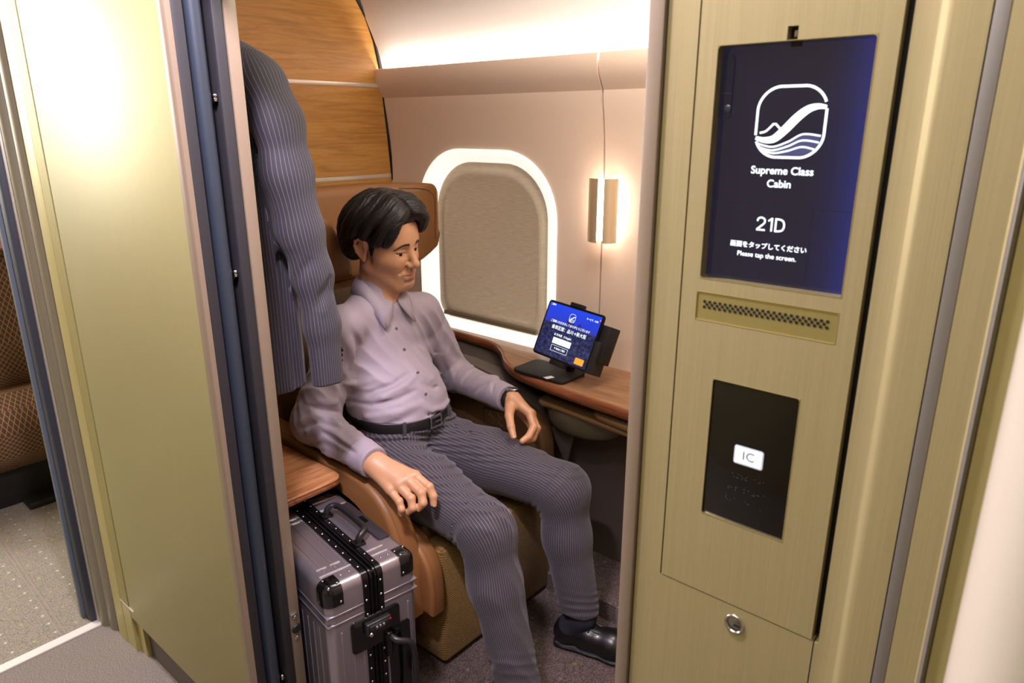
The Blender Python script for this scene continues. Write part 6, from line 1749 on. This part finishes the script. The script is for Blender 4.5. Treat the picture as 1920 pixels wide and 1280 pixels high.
# socks and shoes
SOCK = noisy('navy_sock', (24, 24, 34), (34, 34, 46), 900, .9, bump=.3); SHOE = mat('black_shoe_leather', (17, 16, 18), .34, coat=.2); SOLE = mat('shoe_sole', (12, 11, 11), .6)
for s in 'RL':
    h_, t_ = FT[s]; an = J[s + 'an']
    sdir = (J[s + 'kn'] - an) / np.linalg.norm(J[s + 'kn'] - an)
    P_ = [cone(an + sdir * .05, an, .037, .038, k=.02), cone(an, h_ + A3((0, 0, .012)), .038, .036, k=.02)]
    V, Q = surf(P_, .004); npmesh('sock', V, Q, SOCK, man)
    d = (t_ - h_); d[2] = 0; d /= np.linalg.norm(d); sd = A3((-d[1], d[0], 0)); hh = A3((h_[0], h_[1], 0))
    R = np.stack([d, sd, A3((0, 0, 1))], 1)
    g = lambda a, b, c: hh + d * a + sd * b + A3((0, 0, c))
    P_ = [cone(g(-.008, 0, .042), g(-.004, 0, .062), .034, .030, k=.02), cone(g(-.004, 0, .038), g(.06, 0, .042), .035, .034, k=.02), cone(g(.06, 0, .042), g(.13, .002, .031), .035, .038, k=.02),
          cone(g(.13, .002, .034), g(.205, .004, .024), .039, .024, k=.03),
          cone(g(.012, 0, .130), g(.006, 0, .078), .052, .030, k=.006, op='s'), rbox(g(.10, 0, -.044), (.3, .1, .05), .002, R, k=.004, op='s')]
    V, Q = surf(P_, .0025); V = relax(V, Q, 1, .3); sh = npmesh('shoe', V, Q, SHOE, man); sh['label'] = 'polished black lace-up shoe'
    P_ = [flatcone(g(-.006, 0, .008), g(.07, 0, .008), .038, .034, (0, 0, 1), .25, k=.01), flatcone(g(.07, 0, .008), g(.135, .002, .008), .034, .043, (0, 0, 1), .22, k=.01), flatcone(g(.135, .002, .008), g(.212, .004, .010), .043, .026, (0, 0, 1), .22, k=.01), rbox(g(.0, 0, .010), (.038, .033, .0095), .008, R, k=.004)]
    V, Q = surf(P_, .003); V[:, 2] = np.maximum(V[:, 2], .0008); npmesh('sole', V, Q, SOLE, sh)
    if s == 'R': continue
    for sg in (-1, 1):
        bm = bmesh.new(); tube(bm, smooth_path([tuple(g(.045, sg * .006, .0825)), tuple(g(.052, sg * .014, .0815)), tuple(g(.085, sg * .017, .0735)), tuple(g(.112, sg * .012, .0670)), tuple(g(.120, 0, .0675))], 4), .0024, 6); mobj('lace_flap', bm, SHOE, sh, smooth=True)
    bm = bmesh.new()
    for k in range(4):
        a = .060 + .015 * k; zt = .0815 - .0052 * k
        tube(bm, smooth_path([tuple(g(a, -.014, zt - .003)), tuple(g(a + .004, 0, zt + .0035)), tuple(g(a + .008, .014, zt - .003))], 4), .0016, 6)
    c0 = g(.058, 0, .087)
    for sg in (-1, 1):
        tube(bm, smooth_path([tuple(c0), tuple(g(.054, sg * .014, .091)), tuple(g(.062, sg * .027, .077)), tuple(g(.066, sg * .016, .080)), tuple(c0)], 4), .0014, 6)
    mobj('laces', bm, mat('laces', (10, 10, 12), .7), sh, smooth=True)
# wristwatch
wc = J['Lwr'] - ldir * .004; M_ = Vector([float(c) for c in ldir]).to_track_quat('Z', 'Y').to_matrix().to_4x4(); M_.translation = Vector([float(c) for c in wc])
bm = bmesh.new(); pr = [(.0275, -.010), (.0300, -.0095), (.0300, .0095), (.0275, .010)]
lathe(bm, pr, (0, 0, 0), 32); xf(bm, M_); wat = mobj('wristwatch', bm, BLACK, man, smooth=True); wat['label'] = 'steel watch on a black strap'
nrm = Vector((.15, -.20, .97)); ld = Vector([float(c) for c in ldir]); nrm = (nrm - ld * nrm.dot(ld)).normalized(); sdv = ld.cross(nrm)
WM = Matrix(((ld.x, sdv.x, nrm.x, 0), (ld.y, sdv.y, nrm.y, 0), (ld.z, sdv.z, nrm.z, 0), (0, 0, 0, 1))); WM.translation = Vector([float(c) for c in wc]) + nrm * .030
bm = bmesh.new(); lathe(bm, [(0, -.004), (.0175, -.004), (.0190, 0), (.0185, .004), (.0165, .0055), (.0155, .0050)], (0, 0, 0), 32); xf(bm, WM); mobj('watch_case', bm, CHROME, wat, auto=40)
bm = bmesh.new(); lathe(bm, [(0, .0046), (.0157, .0046)], (0, 0, 0), 32); xf(bm, WM); mobj('watch_dial', bm, BLACKG, wat)
bm = bmesh.new(); box(bm, (-.0004, 0, .0048), (.0004, .011, .0052)); box(bm, (0, -.0004, .0048), (.008, .0004, .0052)); xf(bm, WM); mobj('watch_hands', bm, CHROME, wat)
# nails on the visible finger tips
NAIL = mat('nail', (214, 160, 130), .3)
def nail(tip, prev, up, r):
    tip = Vector(tip); prev = Vector(prev); t_ = (tip - prev).normalized(); u = Vector(up); u = (u - t_ * u.dot(t_)).normalized(); s_ = t_.cross(u)
    M = Matrix(((t_.x, s_.x, u.x, 0), (t_.y, s_.y, u.y, 0), (t_.z, s_.z, u.z, 0), (0, 0, 0, 1))); M.translation = tip + u * (r * .82) + t_ * (r * .10)
    bm = bmesh.new(); bmesh.ops.create_uvsphere(bm, u_segments=16, v_segments=8, radius=1.0)
    xf(bm, M @ Matrix.Diagonal((r * .80, r * .66, r * .26, 1))); mobj('fingernail', bm, NAIL, man, smooth=True)
for i, r in enumerate((.0076, .0078, .0075, .0066)):
    nail(RH['f'][i][2], RH['f'][i][1], (-.3, -.9, .1), r)
nail(LH['t'][3], LH['t'][2], (-.4, -.75, .3), .0078)
# ================================================================== JACKET HANGING INSIDE THE DOORWAY
SL = [(.806, 1.345, 1.500), (.812, 1.312, 1.430), (.820, 1.302, 1.330), (.838, 1.300, 1.210), (.854, 1.296, 1.110), (.863, 1.290, 1.000), (.862, 1.285, .870)]
rsl = [.050, .052, .051, .047, .043, .040, .038]
JK = []
for i in range(6): JK.append(flatcone(SL[i], SL[i + 1], rsl[i], rsl[i + 1], (0, 1, 0), .72, k=.02))
JK += [cone((.802, 1.355, 1.500), (.800, 1.500, 1.572), .042, .040, k=.04), cone((.800, 1.500, 1.572), (.800, 1.560, 1.572), .040, .040, k=.03), cone((.800, 1.560, 1.572), (.800, 1.70, 1.50), .040, .042, k=.04),
       rbox((.796, 1.535, 1.350), (.066, .170, .22), .060, k=.05), rbox((.798, 1.530, 1.08), (.074, .185, .28), .060, k=.05),
       cutter((.80, 1.5, .845), (0, 0, -1), .5), cutter((.862, 1.285, .868), (.05, 0, -1), .06)]
SL2 = [(.806, 1.715, 1.480), (.812, 1.760, 1.38), (.830, 1.775, 1.20), (.846, 1.770, 1.05), (.850, 1.765, .88)]
for i in range(4): JK.append(flatcone(SL2[i], SL2[i + 1], (.050, .050, .046, .042, .038)[i], (.050, .050, .046, .042, .038)[i + 1], (0, 1, 0), .72, k=.02))
slA = [A3(p) for p in SL]
def jk_disp(P):
    d = np.zeros(len(P), f32)
    # gap line between the sleeve and the body
    t_, dd = seg_t(P, A3((.80, 1.352, 1.30)), A3((.825, 1.345, .86))); d += .010 * np.exp(-(dd / .012) ** 2)
    q = np.linalg.norm(P - A3((.875, 1.275, 1.075)), axis=1); d += .005 * np.exp(-(q / .022) ** 2)
    for a, b, w_, am in (((.880, 1.270, 1.115), (.835, 1.262, 1.045), .010, .008), ((.835, 1.268, 1.16), (.800, 1.285, 1.10), .010, .005), ((.890, 1.290, 1.07), (.845, 1.258, 1.03), .010, -.005),
                         ((.828, 1.285, 1.25), (.80, 1.29, 1.17), .012, -.003)):
        d += -crease(P, a, b, w_, -am)
    d -= .0010 * folds(P, [((.8, .6, .12), .12, 1.0)], 0, 12.0)
    t_, dd = seg_t(P, A3((.842, 1.352, 1.50)), A3((.868, 1.345, 1.15))); d += .004 * np.exp(-(dd / .006) ** 2)
    return d.astype(f32)
V, Q = surf(JK, .003, disp=jk_disp); V = relax(V, Q, 2, .4)
sp = Spine(SL, 8, (0, -1, 0)); c_, ds = sp.coords(V)
isl = (ds < .062) & (V[:, 1] < 1.352)
thet = (V[:, 1] - V[:, 0]) * 2 * PI / (34 * .0078)
body = np.stack([np.cos(thet), np.sin(thet), V[:, 2]], 1)
JM = mat('pinstripe_jacket', (66, 60, 72), .8, sheen=.1); stripes(JM, (50, 46, 54), (116, 112, 126), 34, .11, 'limb')
jk = npmesh('suit_jacket', V, Q, JM, None, vecs={'limb': np.where(isl[:, None], c_, body)})
jk.name = 'suit_jacket_cloth'
jt = thing('suit_jacket', 'dark pinstriped suit jacket hanging just inside the doorway, sleeve towards the door', 'jacket', (.80, 1.5, 1.6))
jk.parent = jt; jk.matrix_parent_inverse = Matrix.Translation(-BASE['suit_jacket']); jk.name = 'jacket_body'
for k in range(4):
    bm = bmesh.new(); bmesh.ops.create_uvsphere(bm, u_segments=12, v_segments=8, radius=1.0)
    xf(bm, Matrix.Translation((.9005 - .0004 * k, 1.279 + .002 * k, .938 - .0125 * k)) @ Matrix.Diagonal((.0035, .0055, .0055, 1))); mobj('sleeve_button', bm, BLACKG, jt, smooth=True)
bm = bmesh.new(); tube(bm, [(.80, 1.53, 1.59), (.80, 1.53, 1.66), (.79, 1.53, 1.68), (.76, 1.53, 1.685), (XI, 1.53, 1.685)], .003, 8)
tag(mobj('coat_hook', bm, CHROME, smooth=True), 'steel coat hook on the lining wall holding up the pinstriped jacket', 'hook')
